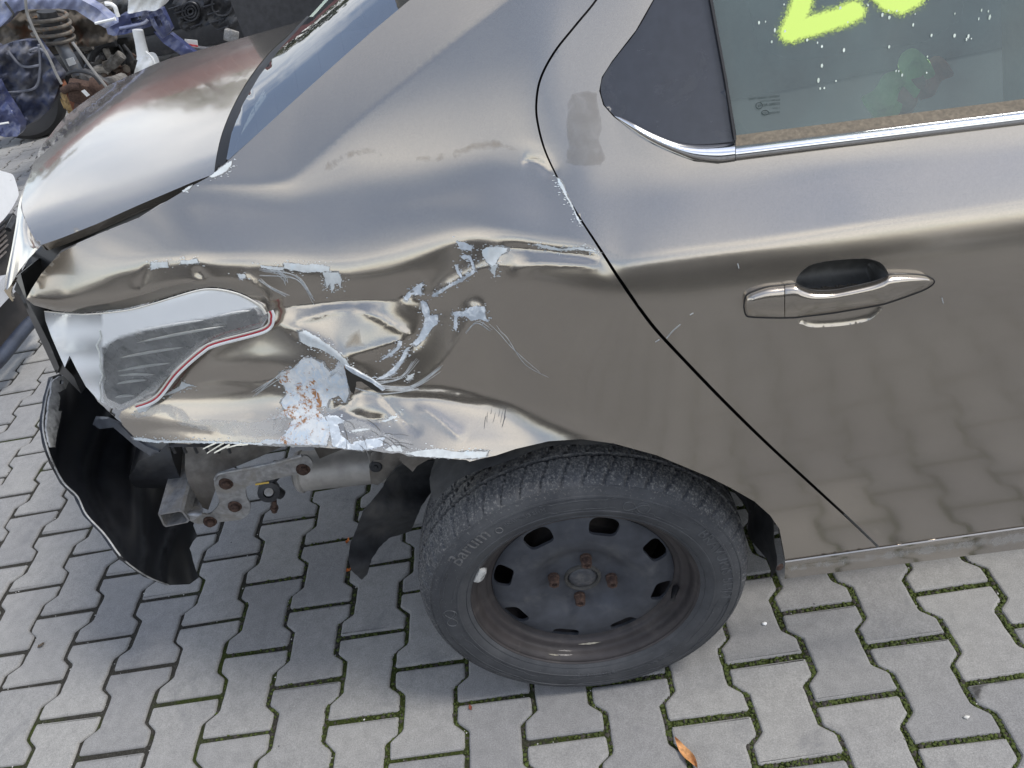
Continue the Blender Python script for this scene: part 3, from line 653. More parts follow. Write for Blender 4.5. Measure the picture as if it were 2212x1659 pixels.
DIRTY_SEAL = simple('dirty_window_seal', (.17, .14, .10), .85, var=.25, scale=260, bmp=.4, bscale=400, col2=(.06, .053, .045), scale2=150, t2=(.30, .95))
ribbon('window_seal', interp_line(c6([(976, 580), (1500, 514), (2212, 424), (2650, 368)]), 60), interp_line(c6([(976, 627), (1500, 562), (2212, 472), (2650, 416)]), 60), lambda s, t: -.010+.009*t, side, DIRTY_SEAL, door)
ribbon('chrome_strip', interp_line(c6([(977, 624), (1500, 560), (2212, 472), (2650, 417)]), 60), interp_line(c6([(977, 689), (1500, 625), (2212, 536), (2650, 482)]), 60), lambda s, t: .012*math.sin(math.pi*t)**.6, side, CHROME, door, rows=12)
ct = interp_line([(1328, 250)]+[tuple(p) for p in catmull(c6([(480, 500), (540, 525), (620, 566), (720, 606), (800, 620), (880, 620), (974, 614)]), 6)], 50)
cbm = interp_line([(1328, 252)]+[tuple(p) for p in catmull(c6([(490, 528), (560, 580), (640, 625), (720, 660), (800, 688), (900, 700), (974, 692)]), 6)], 50)
ribbon('chrome_corner', ct, cbm, lambda s, t: .013*math.sin(math.pi*t)**.6*min(1, s*5+.1), side, CHROME, door, rows=12)
WGLASS = glass_mat('door_glass', (.44, .54, .51), .30, (.18, .245, .24))
gl_out = c6([(980, 585), (938, 330), (878, 0), (858, -140), (2650, -140), (2650, 380), (2212, 432), (1500, 520)])
window = panel('window_glass', gl_out, side_off(-.010), WGLASS, door, step=22, skirt=0)

def stations(rows_): # (x, top, bottom) of the handle in its own crop
    T = cb1([(x, a) for x, a, b in rows_]); B = cb1([(x, b) for x, a, b in rows_]); return T, B
HS = [(290, 555, 580), (305, 482, 640), (340, 452, 658), (480, 402, 665), (600, 386, 667), (638, 381, 667)]
HS2 = [(645, 380, 667), (740, 372, 664), (800, 402, 656), (900, 430, 645), (1060, 428, 625), (1200, 403, 602), (1400, 358, 568), (1500, 322, 548), (1560, 292, 530), (1700, 286, 482), (1850, 298, 425), (1920, 324, 384), (1942, 345, 358)]
def hprof(h0, h1, hm):
    def f(s, t):
        h = h0*(1-s)+h1*s+(hm-(h0+h1)/2)*4*s*(1-s)
        return h*(math.sin(math.pi*min(1, t**.62))**.55 if 0 < t < 1 else 0)+.0005
    return f
T_, B_ = stations(HS); 
hp = lambda s, t: (.004+.013*min(1, s*3))*(math.sin(math.pi*t**.72)**.75 if 0 < t < 1 else 0)+.0005
ribbon('handle_cap', interp_line(catmull(T_, 6), 30), interp_line(catmull(B_, 6), 30), hp, side, PAINT, door, rows=14)
T_, B_ = stations(HS2)
hp2 = lambda s, t: (.0165+.007*math.sin(math.pi*min(1, s*1.15)))*min(1, (1-s)*7+.15)*(math.sin(math.pi*t**.72)**.75 if 0 < t < 1 else 0)+.0005
Tc = np.array(catmull(T_, 8)); Bc = np.array(catmull(B_, 8))
ribbon('door_handle', Tc, Bc, hp2, side, PAINT, door, rows=14)
_cap = [tuple(p) for p in interp_line(catmull(stations(HS)[0], 6), 30)]; _capb = [tuple(p) for p in interp_line(catmull(stations(HS)[1], 6), 30)]
_out = _cap+[tuple(p) for p in Tc]+[tuple(p) for p in Bc[::-1]]+_capb[::-1]
MB().tube(side(np.array(_out+_out[:1]), .0006), .0013, 6, False).build('handle_gap_shade', SEAL, door)  # thin dark tube drawn as the shade in the gap round the handle
def seg_dist(P, loop):
    loop = np.array(loop); a = loop; b = np.roll(loop, -1, 0); d = np.full(len(P), 1e9)
    for p, q in zip(a, b):
        e = q-p; t = np.clip(((P-p)@e)/(e@e+1e-9), 0, 1); d = np.minimum(d, np.linalg.norm(P-(p+t[:, None]*e), axis=1))
    return d
def bowl(P2):
    P = side(P2); tl_ = np.array(cb1([(735, 392), (760, 300), (850, 215), (1000, 175), (1200, 155), (1370, 153), (1480, 190), (1535, 260), (1545, 300)])); bl_ = np.array(cb1([(740, 660), (750, 680), (800, 725), (900, 750), (1150, 735), (1340, 700), (1420, 660), (1480, 600), (1505, 555)]))
    dt_ = np.maximum(0, P2[:, 1]-np.interp(P2[:, 0], tl_[:, 0], tl_[:, 1])); db_ = np.maximum(0, np.interp(P2[:, 0], bl_[:, 0], bl_[:, 1])-P2[:, 1]); c_ = (P2[:, 1]-521.2)/.248-(505-.10*((P2[:, 0]-1536)/.248-740)); wl_ = 1/(1+np.exp(np.clip(c_, -300, 300)/25)); d = seg_dist(P2, recess); sf = np.clip(d/7, 0, 1); dep = wl_*.038*(1-np.exp(-np.minimum(dt_, 70)/15.0))*sf+(1-wl_)*(.0045*(1-np.exp(-d/9.0))); P[:, 1] += dep; return P
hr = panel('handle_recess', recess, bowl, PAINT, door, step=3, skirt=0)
hr.data.materials.append(simple('dusty_cup_shade', (.045, .045, .043), .5, var=.25, scale=90, col2=(.085, .085, .08), scale2=60, t2=(.5, .8)))  # dark tone stands in for shade on the cup's body paint, plus dust
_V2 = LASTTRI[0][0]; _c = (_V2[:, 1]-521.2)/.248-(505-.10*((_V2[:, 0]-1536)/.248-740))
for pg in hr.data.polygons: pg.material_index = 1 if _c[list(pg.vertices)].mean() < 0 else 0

# ---- sill
st_ = interp_line(c7([(578, 462), (1130, 383), (1966, 263), (2300, 215)]), 60); sb_ = interp_line(c7([(575, 560), (1200, 480), (1966, 385), (2300, 340)]), 60)
V = []; F = []
for i in range(60):
    a, b_ = st_[i], sb_[i]; p0 = side(np.array([a-[0, 2]]), -.004)[0]; p1 = side(np.array([a+[0, 1]]), .007)[0]; y1 = p1[1]
    rows_ = [p0, p1+np.array([0, .002, .0016]), p1]
    for k in range(1, 7):
        q = a*(1-k/6)+b_*k/6; rows_.append(at_y(q, y1+.004+.010*(k/6)**2))
    V += rows_
m = 9
for i in range(59):
    for k in range(m-1): F.append((i*m+k, i*m+k+1, (i+1)*m+k+1, (i+1)*m+k))
F.append(tuple(range(m-1, -1, -1)))
sill = mesh_obj('sill', V, F, PAINT, car, True, 40)
mud = [side(np.array([[1901, 1184+k]]), .0078)[0] for k in (0, 35)]

# ---- wheel
CAMB, YAW = math.radians(2.5), math.radians(-.6)
AX = Vector((math.cos(YAW), math.sin(YAW), 0)); N0 = Vector((math.sin(YAW), -math.cos(YAW), 0))
WN = (N0*math.cos(CAMB)+Vector((0, 0, 1))*math.sin(CAMB)).normalized(); WU_ = (Vector((0, 0, 1))*math.cos(CAMB)-N0*math.sin(CAMB)).normalized()
WC = Vector((1.346, -.193, .296))
def wp(r, a, out): return WC+(AX*math.cos(a)+WU_*math.sin(a))*r+WN*out
wheel = part_empty('wheel', car)
TP = [(.2045, -.001), (.209, .003), (.214, .0065), (.2155, .0055), (.222, .0100), (.229, .0120), (.2295, .0128), (.232, .0130), (.2325, .0122), (.244, .0132), (.256, .0126), (.262, .0118), (.2625, .0128), (.2655, .0118), (.2658, .0105), (.272, .0085), (.278, .0058), (.2785, .0066), (.281, .0054), (.2815, .0040), (.2865, .0005), (.2905, -.005), (.2940, -.0115), (.2975, -.019), (.3000, -.0265), (.3020, -.034), (.3032, -.0405),
      (.2940, -.0415), (.2940, -.0480), (.3044, -.0485), (.3050, -.056), (.3054, -.064), (.3056, -.0715), (.2955, -.0725), (.2955, -.0820), (.3058, -.0825), (.306, -.095), (.3058, -.1065), (.2985, -.1075), (.2985, -.1165), (.3056, -.1175), (.3050, -.128), (.3040, -.1395), (.2975, -.1405), (.2975, -.1465), (.303, -.1475), (.300, -.164), (.295, -.176), (.285, -.186), (.26, -.197), (.235, -.197), (.205, -.186)]
NS = 720; V = []; F = []
for j in range(NS):
    a = 2*math.pi*j/NS
    for i, (r, o_) in enumerate(TP):
        rr = r
        if 20 <= i <= 26:                       # shoulder blocks: curved cross grooves, long and short
            ph = (j+int((i-20)*1.4)) % 14
            if ph in (0, 1): rr -= .0040 if i < 26 else .003
            elif ph == 7 and 21 <= i <= 24: rr -= .0022
            elif ph == 10 and 24 <= i: rr -= .002
        elif 29 <= i <= 32 or 35 <= i <= 37 or 40 <= i <= 42:
            ph = (j+i*3) % 14
            if ph in (0, 1): rr -= .004
        p = wp(rr, a, o_)
        if p.z < .0015:
            p = p+WN*min(.006, (.0015-p.z)*.9); p.z = .0015
        V.append(p)
k = len(TP)
for j in range(NS):
    j2 = (j+1) % NS
    for i in range(k-1): F.append((j*k+i, j*k+i+1, j2*k+i+1, j2*k+i))
def tyre_mat():
    m, nt, b = newmat('dusty_rubber')
    n1 = noise(nt, 24, 6, .65); n2 = noise(nt, 240, 6, .75); n3 = noise(nt, 5, 4, .6, dist=.4)
    c = ramp(nt, n1.outputs[0], [(.3, (.033, .035, .040)), (.7, (.060, .063, .068))]).outputs[0]
    # grey road dust caught on the tread (radius from the hub) in speckles
    ge = N(nt, 'ShaderNodeNewGeometry'); sb = N(nt, 'ShaderNodeVectorMath'); sb.operation = 'SUBTRACT'; nt.links.new(ge.outputs['Position'], sb.inputs[0]); sb.inputs[1].default_value = tuple(WC)
    ml = N(nt, 'ShaderNodeVectorMath'); ml.operation = 'MULTIPLY'; nt.links.new(sb.outputs[0], ml.inputs[0]); ml.inputs[1].default_value = (1, .02, 1)
    ln = N(nt, 'ShaderNodeVectorMath'); ln.operation = 'LENGTH'; nt.links.new(ml.outputs[0], ln.inputs[0])
    tr = N(nt, 'ShaderNodeMapRange'); nt.links.new(ln.outputs['Value'], tr.inputs[0]); tr.inputs[1].default_value = .262; tr.inputs[2].default_value = .303; tr.inputs[3].default_value = .0; tr.inputs[4].default_value = .16
    ad = N(nt, 'ShaderNodeMath'); ad.operation = 'ADD'; nt.links.new(n2.outputs[0], ad.inputs[0]); nt.links.new(tr.outputs[0], ad.inputs[1])
    f = ramp(nt, ad.outputs[0], [(.61, g3(0)), (.76, g3(.7))]).outputs[0]
    c = mixc(nt, f, c, (.27, .26, .24))
    f3 = ramp(nt, n3.outputs[0], [(.45, g3(0)), (.75, g3(.35))]).outputs[0]; c = mixc(nt, f3, c, (.15, .15, .15))
    nt.links.new(c, b.inputs['Base Color']); b.inputs['Roughness'].default_value = .62; b.inputs['Specular IOR Level'].default_value = .4
    bump(nt, b, n2.outputs[0], .25, .0008); return m
RUBBER = tyre_mat()
tyre = mesh_obj('tyre', V, F, RUBBER, wheel, True, 32); tag(tyre, 'dusty black tyre')
def text_ring(s, r, a_mid, size, out_fn, name, mat, inward=False, h=.0009, spacing=1.0):
    cu = bpy.data.curves.new('t', 'FONT'); cu.body = s; cu.size = size; cu.extrude = h/2; cu.align_x = 'CENTER'; cu.space_character = spacing; cu.resolution_u = 4
    ob = bpy.data.objects.new('t', cu); COL.objects.link(ob); bpy.context.view_layer.update()
    me = bpy.data.meshes.new_from_object(ob.evaluated_get(bpy.context.evaluated_depsgraph_get()))
    V = []
    for v in me.vertices:
        x, y, z = v.co
        if inward: rr = r-y; a = a_mid+x/r
        else: rr = r+y; a = a_mid-x/r
        V.append(wp(rr, a, out_fn(rr)+z+h*.3))
    F = [tuple(p.vertices) for p in me.polygons]
    bpy.data.objects.remove(ob); bpy.data.meshes.remove(me)
    return mesh_obj(name, V, F, mat, wheel, False)
tr_r = [p[0] for p in TP[:22]]; tr_o = [p[1] for p in TP[:22]]
of = lambda r: float(np.interp(r, tr_r, tr_o))
LETTER = simple('rubber_lettering', (.062, .065, .070), .55, var=.4, scale=120)
LETTER2 = simple('scuffed_rubber_lettering', (.10, .10, .10), .6, var=.5, scale=200)
R_ = math.radians
text_ring('Barum', .246, R_(133.5), .036, of, 'sidewall_lettering', LETTER2)
text_ring('BRAVURIS 5HM', .2445, R_(12), .027, of, 'sidewall_lettering', LETTER, spacing=1.05)
text_ring('BRAVURIS 5HM', .247, R_(107), .011, of, 'sidewall_lettering', LETTER)
text_ring('185/65 R15 88T', .226, R_(-92), .0135, of, 'sidewall_lettering', LETTER)
text_ring('TUBELESS  RADIAL', .2375, R_(-60), .009, of, 'sidewall_lettering', LETTER)
def loop_mark(a_mid, r, name='sidewall_emblem'):
    mb = MB(); pts = []
    for i in range(49):
        t = 2*math.pi*i/48; x = .020*math.cos(t)/(1+math.sin(t)**2); y = .026*math.sin(t)*math.cos(t)/(1+math.sin(t)**2)
        pts.append(wp(r+y, a_mid-x/r*1.15, of(r+y)+.0002))
    mb.tube(pts, .0009, 5)
    pts = []
    for i in range(41):
        t = 2*math.pi*i/40; pts.append(wp(r+.0125*math.sin(t), a_mid-(.010+.012*math.cos(t))/r, of(r+.0125*math.sin(t))+.0002))
    mb.tube(pts, .0007, 5); return mb.build(name, LETTER, wheel)
loop_mark(R_(64), .247); loop_mark(R_(178), .247)
# fine raised frame lines between the words
for a0, a1 in ((38, 58), (72, 100), (150, 168), (190, 240), (255, 300), (315, 350)):
    mb = MB()
    for rr in (.2565, .2375):
        pts = [wp(rr+(.004 if (i < 3 or i > 17) else 0), R_(a0+(a1-a0)*i/20), of(rr)+.0002) for i in range(21)]; mb.tube(pts, .0007, 4)
    mb.build('sidewall_line', LETTER, wheel)
circ_pts = [wp(.247+.006*math.sin(t), R_(118.5)+.006*math.cos(t)/.247, of(.247)+.0003) for t in np.linspace(0, 2*math.pi, 25)]
MB().tube(circ_pts, .0008, 5).build('sidewall_emblem', LETTER2, wheel)
# steel rim: barrel, pierced disc
def rim_mat(name, a, b_, dirt):
    return simple(name, a, .66, metal=.1, var=.25, scale=30, bmp=.12, bscale=120, col2=dirt, scale2=16, t2=(.55, .85), coat=.1)
RIMB = rim_mat('rim_barrel_paint', (.036, .031, .031), None, (.10, .088, .08)); RIMD = rim_mat('rim_disc_paint', (.050, .054, .064), None, (.11, .11, .11))
mb = MB(); prof = [(.2040, -.0005), (.2062, .0022), (.2080, .0016), (.2076, -.001), (.2045, -.0022), (.2005, -.0045), (.1975, -.009), (.1955, -.016), (.1945, -.021), (.1925, -.0235), (.188, -.0255), (.1835, -.0265), (.1800, -.029), (.1785, -.033), (.1765, -.036), (.1715, -.0375), (.1690, -.040), (.168, -.055), (.168, -.16)]
# circular arrays through wp
def wlathe(prof, n=128):
    V = []; F = []; k = len(prof)
    for j in range(n):
        for r, o_ in prof: V.append(wp(r, 2*math.pi*j/n, o_))
    for j in range(n):
        j2 = (j+1) % n
        for i in range(k-1): F.append((j*k+i, j2*k+i, j2*k+i+1, j*k+i+1))
    return V, F
V, F = wlathe(prof); rim = mesh_obj('rim_barrel', V, F, RIMB, wheel, True, 40)
DPR = [(.0, -.047), (.030, -.047), (.0305, -.0425), (.0345, -.0425), (.036, -.0455), (.062, -.0455), (.070, -.0440), (.080, -.0385), (.092, -.0310), (.105, -.0262), (.120, -.0245), (.138, -.0255), (.152, -.0285), (.162, -.0325), (.1685, -.039)]
DR = np.array([p[0] for p in DPR]); DO = np.array([p[1] for p in DPR]); rr_ = np.linspace(0, .1685, 340); oo_ = gsm(np.interp(rr_, DR, DO), 4)
dof = lambda r: float(np.interp(r, rr_, oo_))
holes = []
for k in range(8):
    am = R_(24.5+45*k); h = []
    for i in range(28):
        t = 2*math.pi*i/28; ct_, st2 = math.cos(t), math.sin(t)
        x = .0265*np.sign(ct_)*abs(ct_)**.55; y = .0165*np.sign(st2)*abs(st2)**.6
        r = .1500+y-.05*x*x/.15*1.5; a = am+x/.150; h.append((r*math.cos(a)*1000, r*math.sin(a)*1000))
    holes.append(h)
outl = [(168.5*math.cos(t), 168.5*math.sin(t)) for t in np.linspace(0, 2*math.pi, 120, endpoint=False)]
V2, T, bd = tri_poly(outl, 4.5, holes)
V = []; F = [tuple(t) for t in T]
for x, y in V2:
    r = math.hypot(x, y)/1000; V.append(wp(r, math.atan2(y, x), dof(r)))
mm = {}
def dd(i):
    if i not in mm:
        x, y = V2[i]; r = math.hypot(x, y)/1000; mm[i] = len(V); V.append(wp(r, math.atan2(y, x), dof(r))); V.append(wp(r, math.atan2(y, x), dof(r)-.006))
    return mm[i]
for a, b_ in bd:
    i, j = dd(a), dd(b_); F.append((j, i, i+1, j+1))
disc = mesh_obj('rim_disc', V, F, RIMD, wheel, True)
V, F = wlathe([(.0, -.0385), (.012, -.0385), (.020, -.0395), (.0255, -.042), (.027, -.047)], 40); mesh_obj('hub_cap', V, F, simple('hub_cap_paint', (.05, .052, .058), .5, var=.3, scale=90, col2=(.12, .115, .11), scale2=60, t2=(.5, .7)), wheel)
V, F = wlathe([(.0275, -.0455), (.0295, -.039), (.0315, -.0385), (.034, -.0405), (.035, -.0455)], 48); mesh_obj('hub_ring', V, F, simple('hub_ring_grime', (.055, .052, .046), .7, var=.4, scale=120, bmp=.4), wheel)
for k in range(4):
    a = R_(77+90*k); c = wp(.054, a, 0); mb = MB(); V = []; n = 12
    e1 = AX; e2 = WU_
    prof_ = [(.0105, -.048), (.0112, -.040), (.0098, -.0385), (.0096, -.026), (.0086, -.0245), (.0058, -.0245), (.0050, -.029), (.0, -.029)]
    for j in range(12):
        t = 2*math.pi*j/12+.3
        for i, (r, o_) in enumerate(prof_):
            r2 = r*(1.0 if i < 2 or i > 4 else (1.06 if j % 2 == 0 else .94)); V.append(c+(e1*math.cos(t)+e2*math.sin(t))*r2+WN*o_)
    F = [(j*8+i, ((j+1) % 12)*8+i, ((j+1) % 12)*8+i+1, j*8+i+1) for j in range(12) for i in range(7)]
    mesh_obj('wheel_bolt', V, F, RUST, wheel, True, 40)
vb = MB(); va = R_(-17); vb.tube([wp(.176, va, -.03), wp(.171, va, -.020), wp(.166, va, -.008), wp(.164, va, -.001)], [.0065, .0058, .0045, .0046], 12); vb.build('valve', SEAL, wheel)
wb = MB(); wa = R_(150)
for k, (r, o_) in enumerate(((.2065, .0045),)):
    V = []; F = []; n = 10
    for i in range(n+1):
        a = wa+(i/n-.5)*.165; sh = 1-.25*abs(2*i/n-1)**4
        for (dr, do) in ((.003, .001), (.0015, .0060*sh), (-.006, .0062*sh), (-.0135*sh, .0020), (-.014*sh, -.004)): V.append(wp(.2055+dr, a, do))
    for i in range(n):
        for q in range(4): F.append((i*5+q, i*5+q+1, (i+1)*5+q+1, (i+1)*5+q))
    F.append((4, 3, 2, 1, 0)); F.append(tuple(n*5+q for q in range(5)))
    wb.add(V, F)
wb.build('balance_weight', simple('lead_weight', (.52, .52, .50), .5, metal=.2, var=.25, scale=120, col2=(.2, .2, .19), scale2=90), wheel)
V, F = wlathe([(.0, -.075), (.105, -.075), (.11, -.08), (.112, -.14), (.19, -.15)], 48); mesh_obj('brake_drum', V, F, simple('drum_metal', (.045, .038, .032), .8, var=.4, scale=40), wheel)
# scuffs on the rim
for a0, a1, r0, o0, r1, o1 in ((-100, -86, .1795, -.0285, .1840, -.0250), (-118, -112, .1955, -.012, .1965, -.008)):
    V = []; F = []; n = 14; rs = np.random.RandomState(int(abs(a0)))
    for i in range(n+1):
        a = R_(a0+(a1-a0)*i/n); w = math.sin(math.pi*i/n)*.5+rs.uniform(0, .3)
        rm, om = (r0+r1)/2, (o0+o1)/2
        V += [wp(rm-(rm-r0)*w, a, om-(om-o0)*w+.0012), wp(rm+(r1-rm)*w, a, om+(o1-om)*w+.0012)]
    F = [(2*i, 2*i+1, 2*i+3, 2*i+2) for i in range(n)]
    mesh_obj('rim_scuff', V, F, simple('dried_mud', (.27, .25, .20), .9, var=.3, scale=150, bmp=.5), wheel)
# ---- boot lid
def lid_z(x, y):
    z = 1.026+.085*(x-.45)+.048-np.where(y < .66, .048, .006)*((np.clip(y, -.1, 1.35)-.66)/.62)**2
    return z-.9*np.maximum(0, .58-np.maximum(x, .36))**2-.8*np.maximum(0, .17-np.maximum(y, -.08))**2
def lid(P2, off=0.0):
    d = rays(P2[:, 0], P2[:, 1]); ts = np.linspace(.7, 2.9, 700)
    P = CAM_T+d[:, None, :]*ts[None, :, None]; g = P[..., 2]-lid_z(P[..., 0], P[..., 1]); neg = g <= 0; i = np.where(neg.any(1), neg.argmax(1), g.argmin(1)); i = np.maximum(i, 1)
    g0 = g[np.arange(len(i)), i-1]; g1 = g[np.arange(len(i)), i]; w = np.clip(g0/(g0-g1+1e-12), 0, 1); t = ts[i-1]+(ts[i]-ts[i-1])*w
    return CAM_T+d*(t-off)[:, None]
lid_right = [(664, 36), (641, 58), (618, 80), (583, 112), (540, 166), (505, 226), (480, 286), (468, 335), (462, 376)]
lid_low = c2([(1400, 215), (1200, 300), (1000, 385), (700, 520), (450, 620), (300, 672)])
lid_corner = c2([(262, 640), (225, 580), (190, 500), (165, 430)])
lid_left = c2([(158, 360), (170, 290), (200, 200)])+c1([(190, 1190), (260, 1010), (340, 900), (440, 780), (600, 655), (740, 565), (900, 492), (1100, 405), (1400, 318), (1700, 232), (1990, 150)])
boot = part_empty('boot_lid', car)
lid_out = [tuple(p) for p in catmull(lid_right, 4)]+lid_low+[tuple(p) for p in catmull(lid_corner, 4)]+[tuple(p) for p in catmull(lid_left, 4)]
panel('lid_skin', lid_out, lid, PAINT, boot, step=9, skirt=.012, skirt_dir=(.1, .2, -.95))
# rear face and cheek, turning down round the corner
ed_t = interp_line(c2([(150, 400), (158, 430), (185, 500), (222, 582), (258, 642), (300, 676)]), 24)
ed_b = interp_line(c2([(40, 985), (50, 1000), (80, 960), (130, 870), (190, 790), (292, 684)]), 24)
V = []; F = []; rows_ = 10
top3 = lid(ed_t)
for i in range(24):
    s_ = i/23; zb = top3[i][2]-.001
    bx = .665*s_+.53*(1-s_)
    pb = at_x(ed_b[i], .60+.06*s_)
    for k in range(rows_+1):
        t_ = k/rows_; p2 = ed_t[i]*(1-t_)+ed_b[i]*t_
        r0 = np.linalg.norm(top3[i]-CAM_T); r1 = np.linalg.norm(pb-CAM_T)
        r = r0*(1-t_)+r1*t_-.010*math.sin(math.pi*t_)
        V.append(CAM_T+rays(p2[0], p2[1])*r)
m = rows_+1
for i in range(23):
    for k in range(rows_): F.append((i*m+k, i*m+k+1, (i+1)*m+k+1, (i+1)*m+k))
mesh_obj('lid_cheek', V, F, PAINT, boot, True)
ed2_t = interp_line([(60, 384), (50, 415), (43, 463), (44.6, 448)][:3]+c2([(150, 402)]), 20)
ed2_b = interp_line(c2([(185, 200), (130, 470), (95, 680), (45, 890), (28, 1000)]), 20)
V = []; F = []
rt = np.linalg.norm(lid(ed2_t)-CAM_T, axis=1); 
for i in range(20):
    s_ = i/19; tgt = ed_b[0]*s_+ed2_t[i]*(1-s_)
    a = np.array(c2([(198, 205), (165, 300), (155, 380), (150, 410), (60, 985)])); 
ra = interp_line(c2([(200, 200), (168, 290), (152, 380), (148, 430), (120, 640), (70, 860), (42, 985)]), 26)
rb_ = interp_line(c2([(192, 205), (155, 300), (130, 400), (112, 540), (80, 720), (42, 890), (28, 1000)]), 26)
V = []; F = []
rr0 = np.linalg.norm(lid(ra[:1])[0]-CAM_T); rr1 = np.linalg.norm(at_x(ed_b[0], .60)-CAM_T)
for i in range(26):
    s_ = i/25; r = rr0*(1-s_)+rr1*s_
    for k in range(4):
        t_ = k/3; p2 = ra[i]*(1-t_)+rb_[i]*t_; V.append(CAM_T+rays(p2[0], p2[1])*(r+.012*t_))
for i in range(25):
    for k in range(3): F.append((i*4+k, i*4+k+1, (i+1)*4+k+1, (i+1)*4+k))
mesh_obj('lid_rear_edge', V, F, PAINT, boot, True)
# folded lip hanging below the corner
lp = c2([(28, 1000), (48, 985), (90, 930), (120, 930), (112, 950), (85, 990), (80, 1030), (98, 1078), (88, 1082), (62, 1050), (40, 1020)])
panel('lid_lip', lp, lambda P2: np.array([at_x(p, .595) for p in P2]), PAINT, boot, step=5, skirt=.01, skirt_dir=(-.3, 1, 0))
# dark boot opening behind the gap
DARKP = simple('dark_boot_frame', (.014, .014, .013), .35, var=.3, scale=20, coat=.3)
bo = [(470, 372), (400, 406), (300, 470), (210, 506), (133, 540), (92, 590), (62, 644), (75, 690), (110, 760), (160, 815), (175, 850), (140, 815), (118, 800), (92, 745), (62, 680), (44, 640), (30, 625), (40, 600), (72, 540), (100, 522), (140, 500), (300, 430), (440, 370)]
def deep(P2):
    q = side(P2); r = np.linalg.norm(q-CAM_T, axis=1)
    l = np.linalg.norm(lid(np.stack([np.clip(P2[:, 0], 60, 999), np.minimum(P2[:, 1], 505)], 1))-CAM_T, axis=1)
    return CAM_T+rays(P2[:, 0], P2[:, 1])*(np.maximum(r, np.minimum(l, r+.16))+.025)[:, None]
panel('boot_frame', bo, deep, DARKP, car, step=12, skirt=.1, skirt_dir=(0, 1, -.1))
post = c2([(110, 905), (150, 880), (195, 1060), (215, 1105), (280, 1230), (360, 1390), (430, 1560), (410, 1610), (385, 1560), (300, 1340), (215, 1150), (160, 1010)])
panel('boot_corner_post', post, lambda P2: side(P2, -.012), DARKP, car, step=6, skirt=.05, skirt_dir=(0.2, 1, 0))
# ---- rear window
pA = at_y((494, 346), .072); pB = at_y((885, 0), .165); pC = at_z((641, 48), 1.15)
gn = np.cross(pB-pA, pC-pA); gn /= np.linalg.norm(gn)
def rglass(P2, off=0.0):
    d = rays(P2[:, 0], P2[:, 1]); t = ((pA-CAM_T)@gn)/(d@gn); P = CAM_T+d*t[:, None]
    bl = ((P[:, 1]-.66)/.6); h = .08*(1-np.clip(bl*bl, 0, 1.3)); P = P+d*(-h/np.abs(d@gn)*.6)[:, None]
    return P-d*off
rw = part_empty('rear_window', car)
RGLASS = glass_mat('rear_glass', (.45, .53, .50), .06, (.4, .42, .42)); RGLASS.node_tree.nodes['Fresnel'].inputs[0].default_value = 4.2
inner = [(668, 36), (640, 68), (606, 104), (560, 164), (524, 226), (500, 288), (487, 346)]
panel('rear_glass', glass_edge+[(760, -70), (708, -8)]+inner[:-1]+[(489, 344)], rglass, RGLASS, rw, step=14, skirt=.004, skirt_dir=(.2, 0, -1))
frit_in = [(680, 36), (656, 70), (624, 106), (578, 168), (543, 230), (519, 288), (505, 326)]
panel('glass_border', [tuple(p) for p in catmull(inner, 4)]+[(494, 346)]+[tuple(p) for p in catmull(frit_in[::-1], 4)], lambda P2: rglass(P2, -.004), simple('black_glass_frit', (.012, .014, .014), .5), rw, step=7, skirt=0)
seal_o = [(664, 34), (641, 58), (618, 82), (583, 114), (541, 168), (506, 228), (481, 288), (469, 337), (463, 374)]
panel('window_rubber', [tuple(p) for p in catmull(seal_o, 4)]+[(490, 348)]+[tuple(p) for p in catmull(inner[::-1], 4)], lambda P2: rglass(P2, -.010), SEAL, rw, step=7, skirt=.02, skirt_dir=(0, 0, -1))
for k in range(8):
    a = np.array([(560, 300), (604, 262), (650, 222), (700, 180), (750, 138), (800, 95), (850, 52), (895, 14)][k], float); b_ = a+np.array([-12-k*2.0, -75-k*4.0])
    P3 = rglass(np.array([a*(1-t)+b_*t for t in np.linspace(0, 1, 12)]), -.003); MB().tube(P3, .0006, 4).build('heater_wire', simple('heater_wire', (.05, .04, .035), .6) if k == 0 else bpy.data.materials['heater_wire'], rw)
_ge = np.array(resample(glass_edge, 12, False)); _a = side(_ge, -.002); _b = rglass(_ge, -.004); _n = len(_ge)
mesh_obj('window_channel', [p for p in _a]+[p for p in _b], [(i, i+1, _n+i+1, _n+i) for i in range(_n-1)], SEAL, car)
# ---- cabin
CAB = simple('cabin_cloth', (.055, .055, .058), .9, var=.3, scale=60, bmp=.3, bscale=400); SEATM = simple('beige_seat_cloth', (.28, .235, .18), .95, var=.2, scale=40, bmp=.4, bscale=300)
mb = MB(); mb.box((2.35, .73, .50), (1.4, 1.5, .04)); mb.box((1.02, .68, .98), (.42, 1.2, .03)); mb.build('cabin_floor', CAB, car)
mb = MB(); mb.box((1.42, .62, .80), (.16, 1.15, .55), Matrix.Rotation(-.35, 3, 'Y'), .05); mb.box((1.70, .62, .62), (.50, 1.15, .16), Matrix.Rotation(.12, 3, 'Y'), .05); mb.build('rear_seat', CAB, car)
mb = MB(); mb.box((2.42, .30, .86), (.16, .48, .62), Matrix.Rotation(-.25, 3, 'Y'), .06); mb.box((2.68, .30, .62), (.50, .48, .16), None, .05); mb.build('front_seat', SEATM, car)
mb = MB(); mb.box((1.9, 1.47, .98), (2.6, .05, .9)); mb.box((1.9, 1.40, 1.42), (1.6, .06, .06)); mb.build('far_door_lining', CAB, car)
V2, T, bd = tri_poly([(1600, 330), (2350, 240), (2350, 300), (1600, 380)], 30); mesh_obj('door_lining', side(V2, -.075), [tuple(t) for t in T], SEATM, door)
